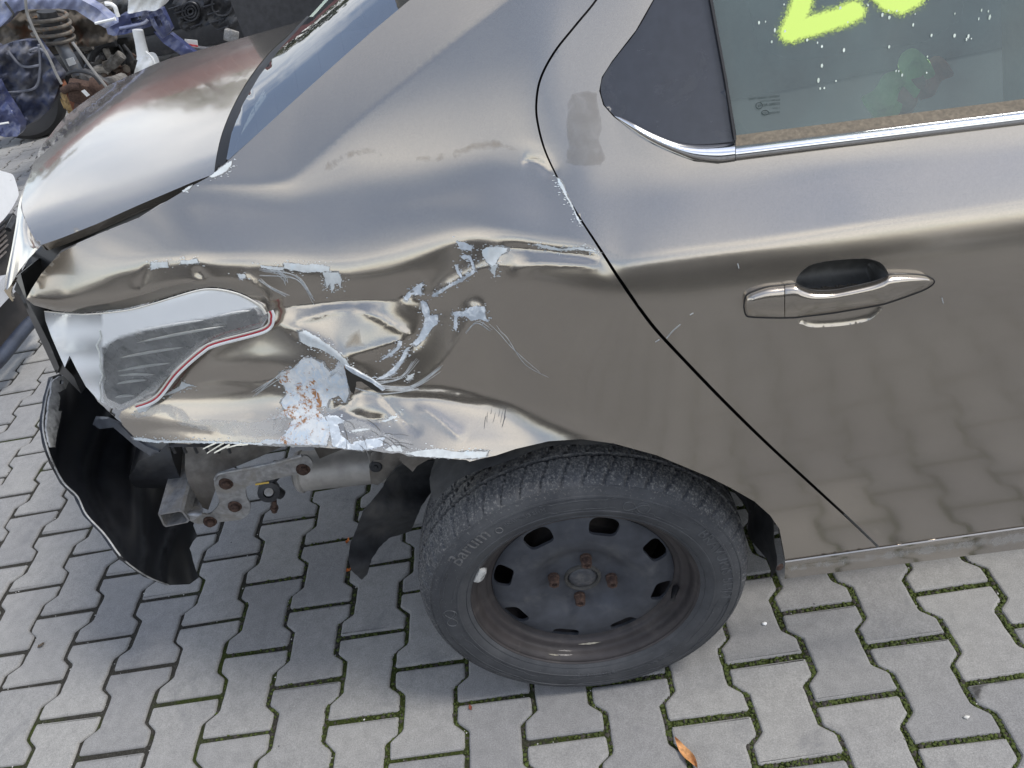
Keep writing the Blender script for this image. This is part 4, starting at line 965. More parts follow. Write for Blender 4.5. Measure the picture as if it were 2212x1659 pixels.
mb = MB(); mb.box((1.85, .72, 1.455), (1.5, 1.15, .03), None, .012); mb.build('roof', PAINT, car)
# ---- tail lamp
lt_up = c2([(320, 1150), (600, 1172), (900, 1146), (1100, 1096), (1400, 1005), (1540, 986), (1680, 1006), (1790, 1046), (1895, 1110), (1938, 1168)])
lt_lo = c2([(1940, 1200), (1890, 1265), (1560, 1358), (1440, 1420), (1260, 1580)])+c4([(1000, 255), (870, 312), (780, 355), (730, 345), (640, 290), (560, 200), (500, 90), (455, 0)])+c2([(470, 1560), (430, 1470), (370, 1330), (330, 1220)])
LT = [(575, 686), (115, 690), (258, 882)]
l0, l1, l2 = side(np.array([[582, 688]]))[0], at_y((115, 690), .035), side(np.array([[262, 900]]), -.012)[0]
ln_ = np.cross(l1-l0, l2-l0); ln_ /= np.linalg.norm(ln_)
def lamp(P2, off=0.0, curve=.022):
    d = rays(P2[:, 0], P2[:, 1]); t = ((l0-CAM_T)@ln_)/(d@ln_)
    w = np.clip((P2[:, 0]-115)/460, 0, 1); t = t-curve*4*w*(1-w)+.05*np.clip((200-P2[:, 0])/110, 0, 1.2)**2-.014
    ts_ = np.linalg.norm(side(P2)-CAM_T, axis=1)-.008; wr = np.clip((P2[:, 0]-250)/40, 0, 1); t = t*(1-wr)+np.minimum(t, ts_)*wr
    return CAM_T+d*(t-off)[:, None]
tl = part_empty('tail_lamp', car); tag(tl, 'cracked clear tail lamp with red edge line')
lout = [tuple(p) for p in catmull(lt_up, 4)]+lt_lo
def chrome_lamp():
    m, nt, b = newmat('lamp_reflector'); n = noise(nt, 22, 5, .7, dist=1.2); n2 = noise(nt, 120, 4, .6)
    c = ramp(nt, n.outputs[0], [(.35, (.70, .72, .74)), (.55, (.85, .86, .86)), (.75, (.93, .93, .92))]).outputs[0]
    nt.links.new(c, b.inputs['Base Color']); b.inputs['Metallic'].default_value = .8
    rr = ramp(nt, n2.outputs[0], [(.35, g3(.14)), (.7, g3(.34))]).outputs[0]; nt.links.new(rr, b.inputs['Roughness'])
    bump(nt, b, n.outputs[0], .25, .003); return m
REFL = chrome_lamp()
bow_u = np.array(c2([(600, 1460), (740, 1420), (800, 1385), (860, 1350), (1060, 1290), (1470, 1215), (1700, 1165), (1840, 1130), (1950, 1120)]))
def refl_off(P2):
    vb = np.interp(P2[:, 0], bow_u[:, 0], bow_u[:, 1]); return -.014-.034*np.clip((vb-P2[:, 1])/75, 0, 1.4)
panel('lamp_reflector', lout, lambda P2: lamp(P2, refl_off(P2)), REFL, tl, step=8, skirt=.02)
# deeper ribbed bowl on the side part
bowl_o = c2([(770, 1640), (745, 1560), (760, 1460), (800, 1390), (860, 1350), (1060, 1290), (1470, 1215), (1700, 1165), (1840, 1130), (1895, 1180), (1880, 1235), (1560, 1320), (1420, 1390), (1240, 1550), (1150, 1640)])+c4([(880, 280), (790, 320), (700, 280), (675, 200)])
RIBM = simple('lamp_ribbed_bowl', (.42, .43, .44), .22, metal=.5, var=.3, scale=35, col2=(.19, .20, .21), scale2=18, t2=(.45, .6))
panel('lamp_bowl', bowl_o, lambda P2: lamp(P2, -.011+.002*0), RIBM, tl, step=7, skirt=.006)
WHITEP = simple('lamp_white_rib', (.80, .81, .80), .2, var=.06, scale=60, coat=.5)
ribs = [c2([(990, 1382), (1640, 1260)]), c2([(870, 1492), (1330, 1415)]), c2([(850, 1588), (1240, 1528)]), c2([(930, 1310), (1480, 1218)]), c4([(775, 130), (1010, 125)]), c4([(760, 185), (960, 160)]), c4([(750, 275), (880, 262)]), c2([(1590, 1188), (1820, 1150)])]
for k, (a, b_) in enumerate(ribs):
    a = np.array(a); b_ = np.array(b_); pts = np.array([a*(1-t)+b_*t+np.array([0, -1.5*math.sin(math.pi*t)]) for t in np.linspace(0, 1, 14)])
    w = np.array([2.0*math.sin(math.pi*min(1, max(0, t)))**.5*3.0+.4 for t in np.linspace(0, 1, 14)])
    V = []; F = []
    for i in range(14):
        V += [lamp(np.array([pts[i]-[0, w[i]*.5]]), -.009)[0], lamp(np.array([pts[i]]), -.004)[0], lamp(np.array([pts[i]+[0, w[i]*.5]]), -.009)[0]]
    for i in range(13):
        for q in range(2): F.append((i*3+q, i*3+q+1, (i+1)*3+q+1, (i+1)*3+q))
    mesh_obj('lamp_rib', V, F, WHITEP, tl)
edge_o = c2([(1938, 1160), (1948, 1200), (1900, 1272), (1560, 1366), (1445, 1428), (1265, 1588)])+c4([(1010, 262), (880, 318)])
EO = np.array(catmull(edge_o, 8))
def off_in(P, d): return offset_line(P, d)
for nm, a, b_, mt, hh in (('lamp_rim', 0, -4.0, simple('lamp_rim_plastic', (.62, .60, .54), .4, var=.1), .004), ('lamp_red_line', -4.0, -8.0, simple('red_plastic', (.42, .012, .03), .25, var=.15, coat=.5), .0035), ('lamp_inner_rim', -8.0, -14, WHITEP, .003)):
    A_, B2 = off_in(EO, -a), off_in(EO, -b_)
    ribbon(nm, A_, B2, lambda s, t, h=hh: h+.0015*math.sin(math.pi*t), lambda P2, o_: lamp(P2, o_), mt, tl, rows=4, ends=False)
up_o = np.array(catmull(lt_up, 6))
ribbon('lamp_rim', up_o, offset_line(up_o, np.linspace(2, 7, len(up_o))*-1), lambda s, t: .003+.0015*math.sin(math.pi*t), lambda P2, o_: lamp(P2, o_), bpy.data.materials['lamp_rim_plastic'], tl, rows=4, ends=False)
CLEAR = glass_mat('lamp_lens', (.97, .98, .98), .035, (.90, .91, .91), .03, True)
lens = panel('lamp_lens', lout, lambda P2: lamp(P2, .002), CLEAR, tl, step=6, skirt=0)
V2l, _T, _b = LASTTRI[0]
hz = np.clip((np.interp(V2l[:, 0], bow_u[:, 0], bow_u[:, 1])-V2l[:, 1])/8+.3, 0, 1)*.75; hz = np.where(V2l[:, 0] < 222, .48+.25*np.sin(V2l[:, 1]*.09), hz)  # hazed plastic, whitened above the bowl to imitate its sky reflection
at_ = lens.data.attributes.new('haze_sheen', 'FLOAT', 'POINT'); at_.data.foreach_set('value', hz.astype(np.float32))
# cracked seam down the rear part of the lamp
cr_ = np.array(c2([(725, 1290), (735, 1340), (700, 1400), (720, 1450), (730, 1530), (735, 1600)])+c4([(650, 60), (672, 130), (650, 190), (660, 260), (650, 300)])); MB().tube(lamp(cr_, .003), .0014, 5).build('lamp_crack', simple('crack_edge', (.6, .62, .6), .3), tl)
# ---- bumper remains
BI = c4([(455, 10), (420, 110), (335, 140), (300, 270), (275, 450), (300, 590), (340, 700), (410, 830), (500, 920), (560, 1040), (680, 1170), (800, 1330), (950, 1440), (1100, 1500), (1240, 1492), (1300, 1450), (1270, 1370), (1240, 1260), (1262, 1215), (1290, 1180), (1262, 1110), (1290, 1000), (1150, 800), (1060, 620), (780, 430), (640, 300), (560, 180), (490, 60)])
def bump_x(P2):
    P2 = np.asarray(P2, float); d = rays(P2[:, 0], P2[:, 1]); t = np.full(len(P2), 1.3)
    for _ in range(30):
        P = CAM_T+d*t[:, None]
        xs = .40+.55*np.maximum(0, .13-P[:, 1])**1.3+.018*np.sin(P[:, 2]*19+P[:, 1]*9)+.012*np.sin(P[:, 2]*41-P[:, 1]*17)-.06*np.maximum(0, P[:, 2]-.45)
        t = t*.5+.5*(xs-CAM_T[0])/d[:, 0]
    return CAM_T+d*t[:, None]
bf = part_empty('bumper_cover', car); tag(bf, 'torn black inside of the rear bumper cover')
panel('cover_inner_face', rough_line(BI, .5, 9, 11), bump_x, PLASTIC_IN, bf, step=9, skirt=.006, skirt_dir=(-1, 0, 0))
TORN = simple('torn_plastic_edge', (.33, .33, .32), .6, var=.3, scale=90, bmp=.5, bscale=150)
te = c4([(338, 148), (302, 268), (277, 450), (302, 590), (342, 700), (412, 830), (502, 920), (562, 1040), (682, 1170), (802, 1330), (952, 1440), (1100, 1500)])
tp = bump_x(np.array(catmull(te, 6))); tp[:, 0] += .001; MB().tube(tp, .0016, 6).build('torn_edge', TORN, bf)
strip = c4([(420, 110), (455, 20), (470, 60), (440, 140), (400, 210), (350, 235), (365, 260), (350, 360), (378, 355), (345, 490), (330, 590), (300, 595), (272, 480), (285, 330), (310, 170), (340, 145)])
panel('torn_flange', rough_line(strip, .9, 5, 4), lambda P2: bump_x(P2)+np.array([.012, -.006, 0]), simple('scuffed_grey_plastic', (.30, .30, .29), .55, var=.35, scale=70, bmp=.4, bscale=120, col2=(.09, .09, .09), scale2=30, t2=(.52, .68)), bf, step=5, skirt=.004, skirt_dir=(-1, .2, 0), holes=[c4([(362, 158), (385, 150), (382, 178), (360, 186)])])
br_ = c4([(620, 410), (700, 415), (780, 450), (860, 530), (950, 590), (1045, 632), (980, 655), (880, 590), (800, 520), (740, 470), (650, 480), (605, 450)])
panel('broken_clip_strip', br_, lambda P2: side(P2, -.030), simple('clip_plastic', (.06, .065, .075), .35, var=.3, scale=60), bf, step=5, skirt=.006)
ab = c4([(840, 800), (900, 700), (1000, 670), (1080, 620), (1150, 740), (1220, 900), (1180, 915), (900, 915), (860, 890)])
def absorber(P2): 
    P = np.array([at_y(p, .13) for p in P2]); c = ((P2[:, 1]-768)/.33065-770)/140; P[:, 1] += .02*c*c; return P
panel('foam_absorber', ab, absorber, PLASTIC, bf, step=8, skirt=.25, skirt_dir=(-.2, 1, 0))
# ---- rails and brackets under the tail
ch = part_empty('rear_chassis', car)
rail_o = cb3([(240, 190), (520, 200), (900, 195), (1400, 205), (2000, 210), (1990, 300), (1880, 300), (1380, 375), (1260, 290), (700, 400), (640, 430), (640, 520), (590, 660), (540, 640), (480, 530), (350, 280)])
def rail(P2):
    P = np.array([at_y(p, .105) for p in P2]); q = (P2[:, 1]-905)/.29762; P[:, 1] += .05*np.exp(-((q-300)/80)**2)+.02*np.sin(P2[:, 0]*.06)*0+.04*np.clip((P2[:, 0]-274)/.29762/1000-1.0, 0, 1); return P
panel('chassis_rail', rail_o, rail, DIRTY_METAL, ch, step=6, skirt=.08, skirt_dir=(0, 1, .2))
ledge = cb3([(300, 200), (430, 190), (700, 205), (830, 205), (815, 240), (600, 235), (400, 250), (300, 240)])
panel('bumper_slide', ledge, lambda P2: rail(P2)+np.array([0, -.012, 0]), simple('slide_plastic', (.035, .035, .037), .5, var=.4, scale=90), ch, step=5, skirt=.01)
for k in range(6):
    a = np.array(cb3([(330+k*80, 205)])[0]); b_ = np.array(cb3([(350+k*80, 245)])[0]); MB().tube(np.array([at_y(a, .085), at_y(b_, .085)]), .003, 6).build('slide_rib', bpy.data.materials['slide_plastic'], ch)
brk = catmull(cb3([(645, 420), (700, 392), (850, 365), (1100, 315), (1270, 268), (1320, 280), (1348, 325), (1330, 370), (1290, 388), (1100, 430), (900, 478), (862, 505), (870, 570), (893, 620), (888, 680), (830, 728), (700, 745), (560, 765), (470, 745), (455, 690), (540, 690), (600, 690), (655, 640), (672, 600), (650, 540), (632, 470)]), 4, True)
def brkt(P2, off=0.0):
    P = np.array([at_y(p, .075-off) for p in P2]); return P
panel('bumper_bracket', brk, brkt, GALV, ch, step=6, skirt=.004)
# stiffening lip along the bracket edge
lipp = brkt(np.array(catmull(cb3([(640, 440), (660, 405), (700, 390), (850, 362), (1100, 312), (1270, 266)]), 6)), .004); MB().tube(lipp, .0035, 6).build('bracket_lip', GALV, ch)
for (x, y) in ((720, 465), (785, 630), (605, 740), (1280, 362)):
    p = Vector(brkt(np.array(cb3([(x, y)])), .0)[0]); mb = MB(); ax = Vector((.25, -1, .12))
    mb.lathe([(0, .0125), (.007, .0125), (.0085, .011), (.009, .004), (.0135, .0035), (.0145, .0015), (.0145, -.001)], p, ax, 6 if False else 12); mb.build('bracket_bolt', RUST, ch)
# open box section on the end of the crash beam
def box_tube(P4, depth, th, name):
    V = []; F = []
    c = np.mean(P4, 0)
    for d_ in (0, 1):
        for s_ in (0, 1):
            for p in P4: V.append(p+(c-p)*th*s_+np.array(depth)*d_)
    n = len(P4)
    for i in range(n):
        j = (i+1) % n
        F += [(i, j, n+j, n+i), (i, 2*n+i, 2*n+j, j), (n+i, n+j, 3*n+j, 3*n+i)]
    return mesh_obj(name, V, F, GALV, ch, False)
bt = [at_y(p, .04) for p in cb3([(225, 690), (250, 690), (385, 665), (410, 672), (455, 735), (440, 752), (280, 785), (262, 770)])]
box_tube([np.array(p) for p in bt], (-.02, .35, .03), .14, 'crash_beam')
nb = cb3([(225, 685), (262, 600), (300, 570), (440, 556), (500, 600), (530, 650), (545, 690), (470, 745), (452, 735), (410, 665), (385, 660), (250, 688)])
def neck(P2):
    P = np.array([at_y(p, .045) for p in P2]); q = np.clip((690-(P2[:, 1]-905.2)/.29762)/130, 0, 1); P2_ = np.array([at_y(p, .045+.075*qq) for p, qq in zip(P2, q)]); return P2_
panel('beam_neck', nb, neck, GALV, ch, step=6, skirt=.01)
# muffler, hanger, tow bolt
mb = MB(); ma = at_y(cb3([(1230, 430)])[0], .17); mc = at_y(cb3([(1900, 360)])[0], .17); axm = Vector(mc-ma).normalized()
mlen = (Vector(mc)-Vector(ma)).length
mb.lathe([(0, -.004), (.038, -.004), (.046, .002), (.0475, .010), (.0445, .014), (.044, .06), (.044, mlen+.1), (0, mlen+.1)], Vector(ma)+Vector((0, .02, .0)), axm, 40); mb.build('muffler', MUFFLER, ch)
hg = MB(); c0 = Vector(at_y(cb3([(1030, 520)])[0], .11)); hg.lathe([(.0115, -.012), (.0205, -.012), (.0225, -.008), (.0225, .010), (.0115, .012), (.0105, 0), (.0115, -.012)], c0, (.3, -1, .35), 28)
hg.tube([c0+Vector((.006, .012, .016)), c0+Vector((.025, .015, .03)), c0+Vector((.035, .03, .05))], .012, 8); hg.tube([c0+Vector((.008, .008, -.012)), c0+Vector((.016, .010, -.028))], [.013, .011], 10)
hg.build('exhaust_hanger', PLASTIC, ch)
MB().lathe([(0, -.006), (.010, -.006), (.0108, 0), (.0095, .008), (0, .008)], c0, (.3, -1, .35), 20).build('hanger_pin', GALV, ch)
b0 = Vector(at_y(cb3([(1068, 590)])[0], .11)); b1 = Vector(at_y(cb3([(1070, 672)])[0], .11)); MB().tube([b0, b0.lerp(b1, .55), b0.lerp(b1, .56), b0.lerp(b1, .75), b0.lerp(b1, .76), b1], [.0055, .0055, .0085, .0085, .0075, .006], 10).build('hanger_bolt', RUST, ch)
panel('warning_sticker', cb3([(930, 470), (1030, 455), (1032, 466), (932, 482)]), lambda P2: brkt(P2, .002), simple('yellow_sticker', (.62, .42, .08), .5, var=.2), ch, step=5, skirt=.0005)
# rear strut of the liner and its fixing
fl_ = cb3([(1760, 380), (1760, 330), (1800, 300), (1850, 300), (1900, 240), (1990, 200), (2010, 250), (1990, 330), (1900, 420), (1820, 480), (1770, 470)])
panel('liner_bracket', fl_, lambda P2: np.array([at_y(p, .02) for p in P2]), DIRTY_METAL, ch, step=6, skirt=.03)
pf = Vector(at_y(cb3([(1805, 345)])[0], .018)); MB().lathe([(0, .006), (.004, .006), (.005, .003), (.010, .003), (.0125, 0), (.0125, -.003)], pf, (.1, -1, .3), 20).build('liner_clip', PLASTIC, ch)
# ---- wheel arch liner: torn rear half, whole front half
def liner_arc(a0, a1, r, y0, y1, name, mat, n=40, seed=0):
    V = []; F = []; rs = np.random.RandomState(seed); m = 14
    for i in range(n+1):
        a = R_(a0+(a1-a0)*i/n)
        for k in range(m+1):
            y = y0+(y1-y0)*k/m; rr = r+.004*math.sin(i*.9+k)+.006*math.sin(k*1.1)
            V.append((1.346+rr*math.cos(a), y, .300+rr*math.sin(a)))
    for i in range(n):
        for k in range(m): F.append((i*(m+1)+k, i*(m+1)+k+1, (i+1)*(m+1)+k+1, (i+1)*(m+1)+k))
    return mesh_obj(name, V, F, mat, car, True)
liner_arc(-12, 128, .352, -.168, .16, 'arch_liner', LINER)
fl2 = c7([(245, 25), (400, 112), (490, 192), (545, 272), (572, 400), (576, 470), (560, 560), (540, 540), (500, 470), (440, 400), (395, 290), (350, 160), (290, 90)])
def fliner(P2):
    c_ = (P2[:, 0]-1572)/120; P = side(P2, -.004); e = np.clip((1690-P2[:, 0])/60, 0, 1); P[:, 1] += 0; 
    d = rays(P2[:, 0], P2[:, 1]); t = np.linalg.norm(P-CAM_T, axis=1)+.002+.035*e; return CAM_T+d*t[:, None]
rl = c5([(555, 245), (450, 250), (400, 265), (378, 298), (335, 262), (300, 285), (265, 330), (230, 390), (180, 450), (150, 480), (120, 560), (90, 640), (85, 700), (95, 750), (145, 795), (170, 770), (190, 700), (225, 650), (270, 605), (370, 572), (420, 460), (480, 360), (520, 300)])
def rliner(P2):
    w = np.clip((P2[:, 0]-750)/230, 0, 1); hgt = np.clip((P2[:, 1]-1000)/250, 0, 1)
    return np.array([at_y(p, -.055+.11*a_+.02*math.sin(p[1]*.05)-.03*b_) for p, a_, b_ in zip(P2, w, hgt)])
panel('torn_liner', rough_line(rl, .7, 7, 8), rliner, LINER, car, step=7, skirt=.004)
flap = c5([(325, 215), (470, 232), (430, 255), (400, 272), (378, 300), (350, 275), (332, 262), (318, 245)])
panel('torn_liner_flap', flap, lambda P2: np.array([at_y(p, -.062) for p in P2]), DIRTY_METAL, car, step=6, skirt=.003)
sc_ = Vector(side(np.array(c7([(535, 480)])), .0)[0])+Vector((0.002, -.004, 0)); MB().lathe([(0, .004), (.006, .003), (.008, 0)], sc_, (.4, -1, 0), 12).build('liner_screw', RUST, car)
# ---- underside, so that nothing is hollow
mb = MB(); mb.box((2.5, .66, .33), (1.6, 1.40, .22)); mb.box((1.30, .80, .62), (.8, 1.0, .20)); mb.build('underbody', simple('underbody_black', (.02, .019, .018), .9, var=.3), car)
mb = MB(); mb.lathe([(0, -.02), (.05, -.02), (.05, .9), (0, .9)], (1.346, -.1, .296), (0, 1, 0), 20); mb.build('rear_axle', DIRTY_METAL, car)
# ------------------------------------------------------------------ damage on the quarter panel
def film(name, outline, fn, mat, parent, step=5, fade=10.0, dens=None, core=.12):
    V2, T, bd = tri_poly(outline, step); P = fn(V2); o = mesh_obj(name, P, [tuple(t) for t in T], mat, parent, True)
    d = seg_dist(V2, outline); val = np.minimum(d/fade, 1.0)*(.35+core)-.35 if dens is None else dens(V2)
    at = o.data.attributes.new('dens', 'FLOAT', 'POINT'); n = len(o.data.vertices)
    at.data.foreach_set('value', np.asarray(val[:n], dtype=np.float32)); return o
PRIMER = simple('pale_primer', (.52, .545, .545), .55, var=.14, scale=90, bmp=.3, bscale=150, col2=(.50, .56, .59), scale2=45, t2=(.52, .66))
PRIMER2 = simple('blue_grey_primer', (.42, .46, .50), .5, var=.2, scale=110, bmp=.3, bscale=200, col2=(.68, .71, .73), scale2=70, t2=(.5, .62))
def bare_mat():
    m, nt, b = newmat('bare_rusting_steel'); n = noise(nt, 55, 6, .65, dist=.5); n2 = noise(nt, 26, 6, .6, dist=1.0); n3 = noise(nt, 170, 4, .7)
    c = ramp(nt, n.outputs[0], [(.3, (.40, .44, .47)), (.5, (.52, .54, .55)), (.7, (.62, .63, .62))]).outputs[0]
    ad = mixc(nt, .38, n2.outputs[0], n3.outputs[0])
    tc = N(nt, 'ShaderNodeTexCoord'); 
    f = ramp(nt, ad, [(.515, g3(0)), (.56, g3(1))]).outputs[0]; c = mixc(nt, f, c, (.27, .13, .05))
    n4 = noise(nt, 34, 5, .6, dist=1.6); f4 = ramp(nt, n4.outputs[0], [(.50, g3(0)), (.52, g3(.75)), (.56, g3(.75)), (.58, g3(0))]).outputs[0]; c = mixc(nt, f4, c, (.42, .50, .58))
    nt.links.new(c, b.inputs['Base Color']); b.inputs['Roughness'].default_value = .5; b.inputs['Metallic'].default_value = .1
    bump(nt, b, mixc(nt, .4, n.outputs[0], n3.outputs[0]), .5, .0015); return m
BARE = bare_mat(); rs_edge = np.random.RandomState(8)
CH = [
 (c3, PRIMER, [(330, 280), (400, 286), (460, 292), (500, 285), (560, 292), (600, 302), (598, 330), (540, 332), (470, 336), (400, 326), (330, 314)]),
 (c3, PRIMER, [(190, 294), (260, 302), (330, 306), (320, 325), (250, 320), (195, 308)]),
 (c3, PRIMER, [(560, 335), (650, 335), (672, 380), (665, 440), (650, 398), (632, 400), (612, 460), (604, 400), (584, 430), (570, 370)]),
 (c3, PRIMER, [(55, 348), (95, 346), (104, 366), (60, 370)]),
 (c3, PRIMER, [(1505, 205), (1540, 190), (1600, 182), (1659, 188), (1655, 212), (1625, 225), (1605, 250), (1585, 292), (1552, 292), (1515, 252)]),
 (c3, PRIMER, [(1562, 288), (1598, 288), (1586, 330), (1578, 374), (1570, 340), (1556, 325)]),
 (c3, PRIMER2, [(1350, 150), (1410, 160), (1452, 184), (1440, 207), (1380, 200)]),
 (c3, PRIMER2, [(1140, 505), (1176, 512), (1192, 560), (1196, 592), (1240, 588), (1244, 640), (1215, 660), (1180, 715), (1140, 755), (1112, 772), (1090, 762), (1130, 715), (1155, 665), (1166, 605), (1142, 550)]),
 (c3, PRIMER2, [(1328, 572), (1400, 568), (1432, 545), (1470, 535), (1520, 540), (1524, 585), (1545, 632), (1484, 612), (1440, 625), (1408, 594), (1345, 602)]),
 (c3, PRIMER2, [(1340, 602), (1362, 600), (1360, 640), (1350, 682), (1334, 664)]),
 (c3, PRIMER2, [(1090, 770), (1064, 800), (1046, 850), (1020, 890), (985, 935), (930, 962), (872, 974), (940, 935), (990, 890), (1022, 846), (1052, 790)]),
 (c3, PRIMER2, [(1045, 486), (1080, 440), (1150, 395), (1146, 440), (1152, 466), (1085, 470), (1064, 502), (1048, 500)]),
 (c3, PRIMER2, [(905, 858), (960, 812), (1000, 775), (1010, 742), (1030, 745), (1022, 780), (975, 820)]),
 (c3, PRIMER2, [(1205, 474), (1260, 436), (1330, 396), (1390, 370), (1440, 330), (1455, 318), (1466, 332), (1440, 352), (1400, 382), (1330, 414), (1270, 452), (1225, 476)]),
 (c3, PRIMER2, [(1380, 246), (1400, 228), (1436, 238), (1456, 282), (1466, 318), (1450, 316), (1436, 276), (1422, 254), (1396, 258)]),
 (c3, PRIMER2, [(1343, 294), (1358, 292), (1372, 330), (1392, 366), (1380, 370), (1358, 338)]),
 (c3, BARE, [(440, 850), (490, 845), (540, 870), (560, 872), (575, 900), (600, 925), (632, 905), (650, 862), (690, 890), (722, 925), (702, 960), (715, 1050), (692, 1112), (652, 1066), (600, 1092), (582, 1130), (515, 1142), (560, 1182), (592, 1232), (602, 1290), (582, 1362), (420, 1358), (180, 1352), (222, 1326), (300, 1330), (350, 1280), (386, 1205), (330, 1192), (230, 1214), (300, 1182), (336, 1150), (310, 1110), (346, 1060), (330, 1010), (300, 990), (305, 935), (380, 910)]),
 (c3, PRIMER2, [(575, 1190), (640, 1186), (690, 1215), (650, 1240), (668, 1300), (720, 1345), (800, 1392), (700, 1386), (620, 1370), (604, 1300), (598, 1240)]),
 (c3, PRIMER, [(415, 692), (460, 680), (520, 716), (600, 770), (640, 800), (700, 860), (740, 920), (830, 962), (842, 974), (780, 966), (722, 924), (660, 866), (600, 820), (540, 790), (470, 772), (430, 748)]),
 (c3, PRIMER2, [(740, 1342), (830, 1326), (928, 1314), (912, 1340), (918, 1364), (850, 1382), (790, 1394), (738, 1372)]),
 (c3, PRIMER, [(930, 1390), (975, 1360), (1035, 1372), (1030, 1400), (960, 1398)]),
 (c3, PRIMER, [(1040, 1412), (1150, 1392), (1240, 1382), (1330, 1400), (1480, 1398), (1540, 1400), (1530, 1432), (1470, 1438), (1370, 1442), (1200, 1432), (1090, 1424)]),
 (c3, PRIMER, [(730, 1276), (800, 1262), (850, 1266), (790, 1276), (735, 1284)]),
 (c3, PRIMER, [(905, 1222), (960, 1196), (1003, 1182), (990, 1204), (930, 1226)]),
 (c3, PRIMER, [(1050, 972), (1080, 945), (1104, 934), (1090, 966), (1062, 976)]),
 (c2, PRIMER, [(1095, 802), (1150, 800), (1215, 796), (1222, 830), (1160, 838), (1100, 850)]),
 (c2, PRIMER, [(1310, 782), (1370, 784), (1430, 775), (1442, 800), (1400, 806), (1312, 810)]),
 (c2, PRIMER, [(1735, 895), (1760, 890), (1784, 912), (1745, 916)]),
 (c2, PRIMER, [(1520, 178), (1560, 140), (1600, 110), (1680, 62), (1682, 92), (1652, 130), (1600, 158), (1545, 182)]),
 (c2, PRIMER, [(1322, 280), (1372, 244), (1395, 240), (1370, 268), (1330, 290)]),
 (c4, PRIMER, [(880, 330), (940, 308), (1000, 286), (985, 330), (950, 372), (905, 370)]),
 (c4, PRIMER, [(870, 536), (950, 540), (1000, 552), (1110, 556), (1300, 556), (1500, 566), (1700, 572), (1720, 582), (1300, 572), (1000, 568), (880, 550)]),
 (c4, PRIMER, [(1100, 240), (1170, 205), (1185, 170), (1250, 195), (1200, 215), (1130, 250), (1050, 268)]),
 (c6, PRIMER, [(208, 762), (222, 770), (240, 800), (262, 850), (300, 930), (318, 968), (305, 955), (270, 880), (240, 830), (222, 800)]),
 (c6, PRIMER, [(110, 1046), (160, 1052), (230, 1066), (310, 1058), (392, 1082), (300, 1070), (230, 1076), (150, 1064)]),
]
EDGE = MB()
for i, (f, mt, L) in enumerate(CH):
    Lc = np.array(f(L)); Le = rough_line([tuple(p) for p in Lc.mean(0)+(Lc-Lc.mean(0))*1.05+rs_edge.normal(size=Lc.shape)*1.6], 1.0, 3.0, 300+i)
    V2, T, bd = tri_poly(Le, 6); EDGE.add(side(V2, .0004), [tuple(t) for t in T])
o = EDGE.build('lacquer_edge', simple('lacquer_edge', (.21, .21, .205), .45, var=.4, scale=130, bmp=.4, bscale=200), quarter, True, None); tag(o, kind='stuff')
for i, (f, mt, L) in enumerate(CH):
    L2 = rough_line(f(L), .75, 2.4, 20+i); V2, T, bd = tri_poly(L2, 4.5)
    rs = np.random.RandomState(i)
    o_ = .0007 if mt is not PRIMER2 else .0006
    if mt is BARE: o_ = .0005
    o = mesh_obj('bare_patch' if mt is BARE else 'paint_chip', side(V2, o_+.00015*(i % 4)), [tuple(t) for t in T], mt, quarter, True)
FL = {}
_gx, _gy = np.meshgrid(np.arange(0, 1500, 4.0), np.arange(0, 1100, 4.0)); _in = inside(_gx.ravel(), _gy.ravel(), q_outline).reshape(_gx.shape)
def flk_ok(c): return 0 <= c[0] < 1490 and 0 <= c[1] < 1090 and _in[int(c[1]/4), int(c[0]/4)] and _in[int(c[1]/4)+1, int(c[0]/4)]
rsf = np.random.RandomState(9)
for i, (f, mt, L) in enumerate(CH):
    Q = np.array(resample(f(L), 6)); mbx = FL.setdefault(mt.name, MB())
    for p in Q:
        for _ in range(2):
            c = p+rsf.normal(size=2)*[7, 4.5]
            if not flk_ok(c): continue
            r = rsf.uniform(.5, 2.0); a0 = rsf.uniform(0, 6.3); n = rsf.randint(3, 6)
            V2 = np.array([(c[0]+r*rsf.uniform(.5, 1.5)*math.cos(a0+6.283*k/n)*1.6, c[1]+r*rsf.uniform(.4, 1)*math.sin(a0+6.283*k/n)) for k in range(n)])
            mbx.add(side(V2, .0007), [tuple(range(n))])
for nm, mbx in FL.items():
    o = mbx.build('paint_flecks', bpy.data.materials[nm], quarter, False, None); tag(o, kind='stuff')
# lighter sheets of lacquer lifting along the lower edge
GREYF = film_mat('crazed_lacquer', (.50, .50, .49), .40, .62, .42, 40, .35)
film('lifted_lacquer', c4([(800, 395), (880, 338), (1010, 300), (1110, 300), (1200, 342), (1250, 400), (1400, 400), (1700, 420), (1850, 330), (1900, 400), (1850, 520), (1700, 555), (1500, 540), (1180, 470), (1070, 392), (900, 425)]), side_off(.0009), GREYF, quarter, 5, 8)
film('lifted_lacquer', c3([(640, 1200), (760, 1180), (880, 1240), (1010, 1290), (1150, 1330), (1080, 1390), (900, 1380), (760, 1330), (680, 1290)]), side_off(.0008), GREYF, quarter, 5, 12)
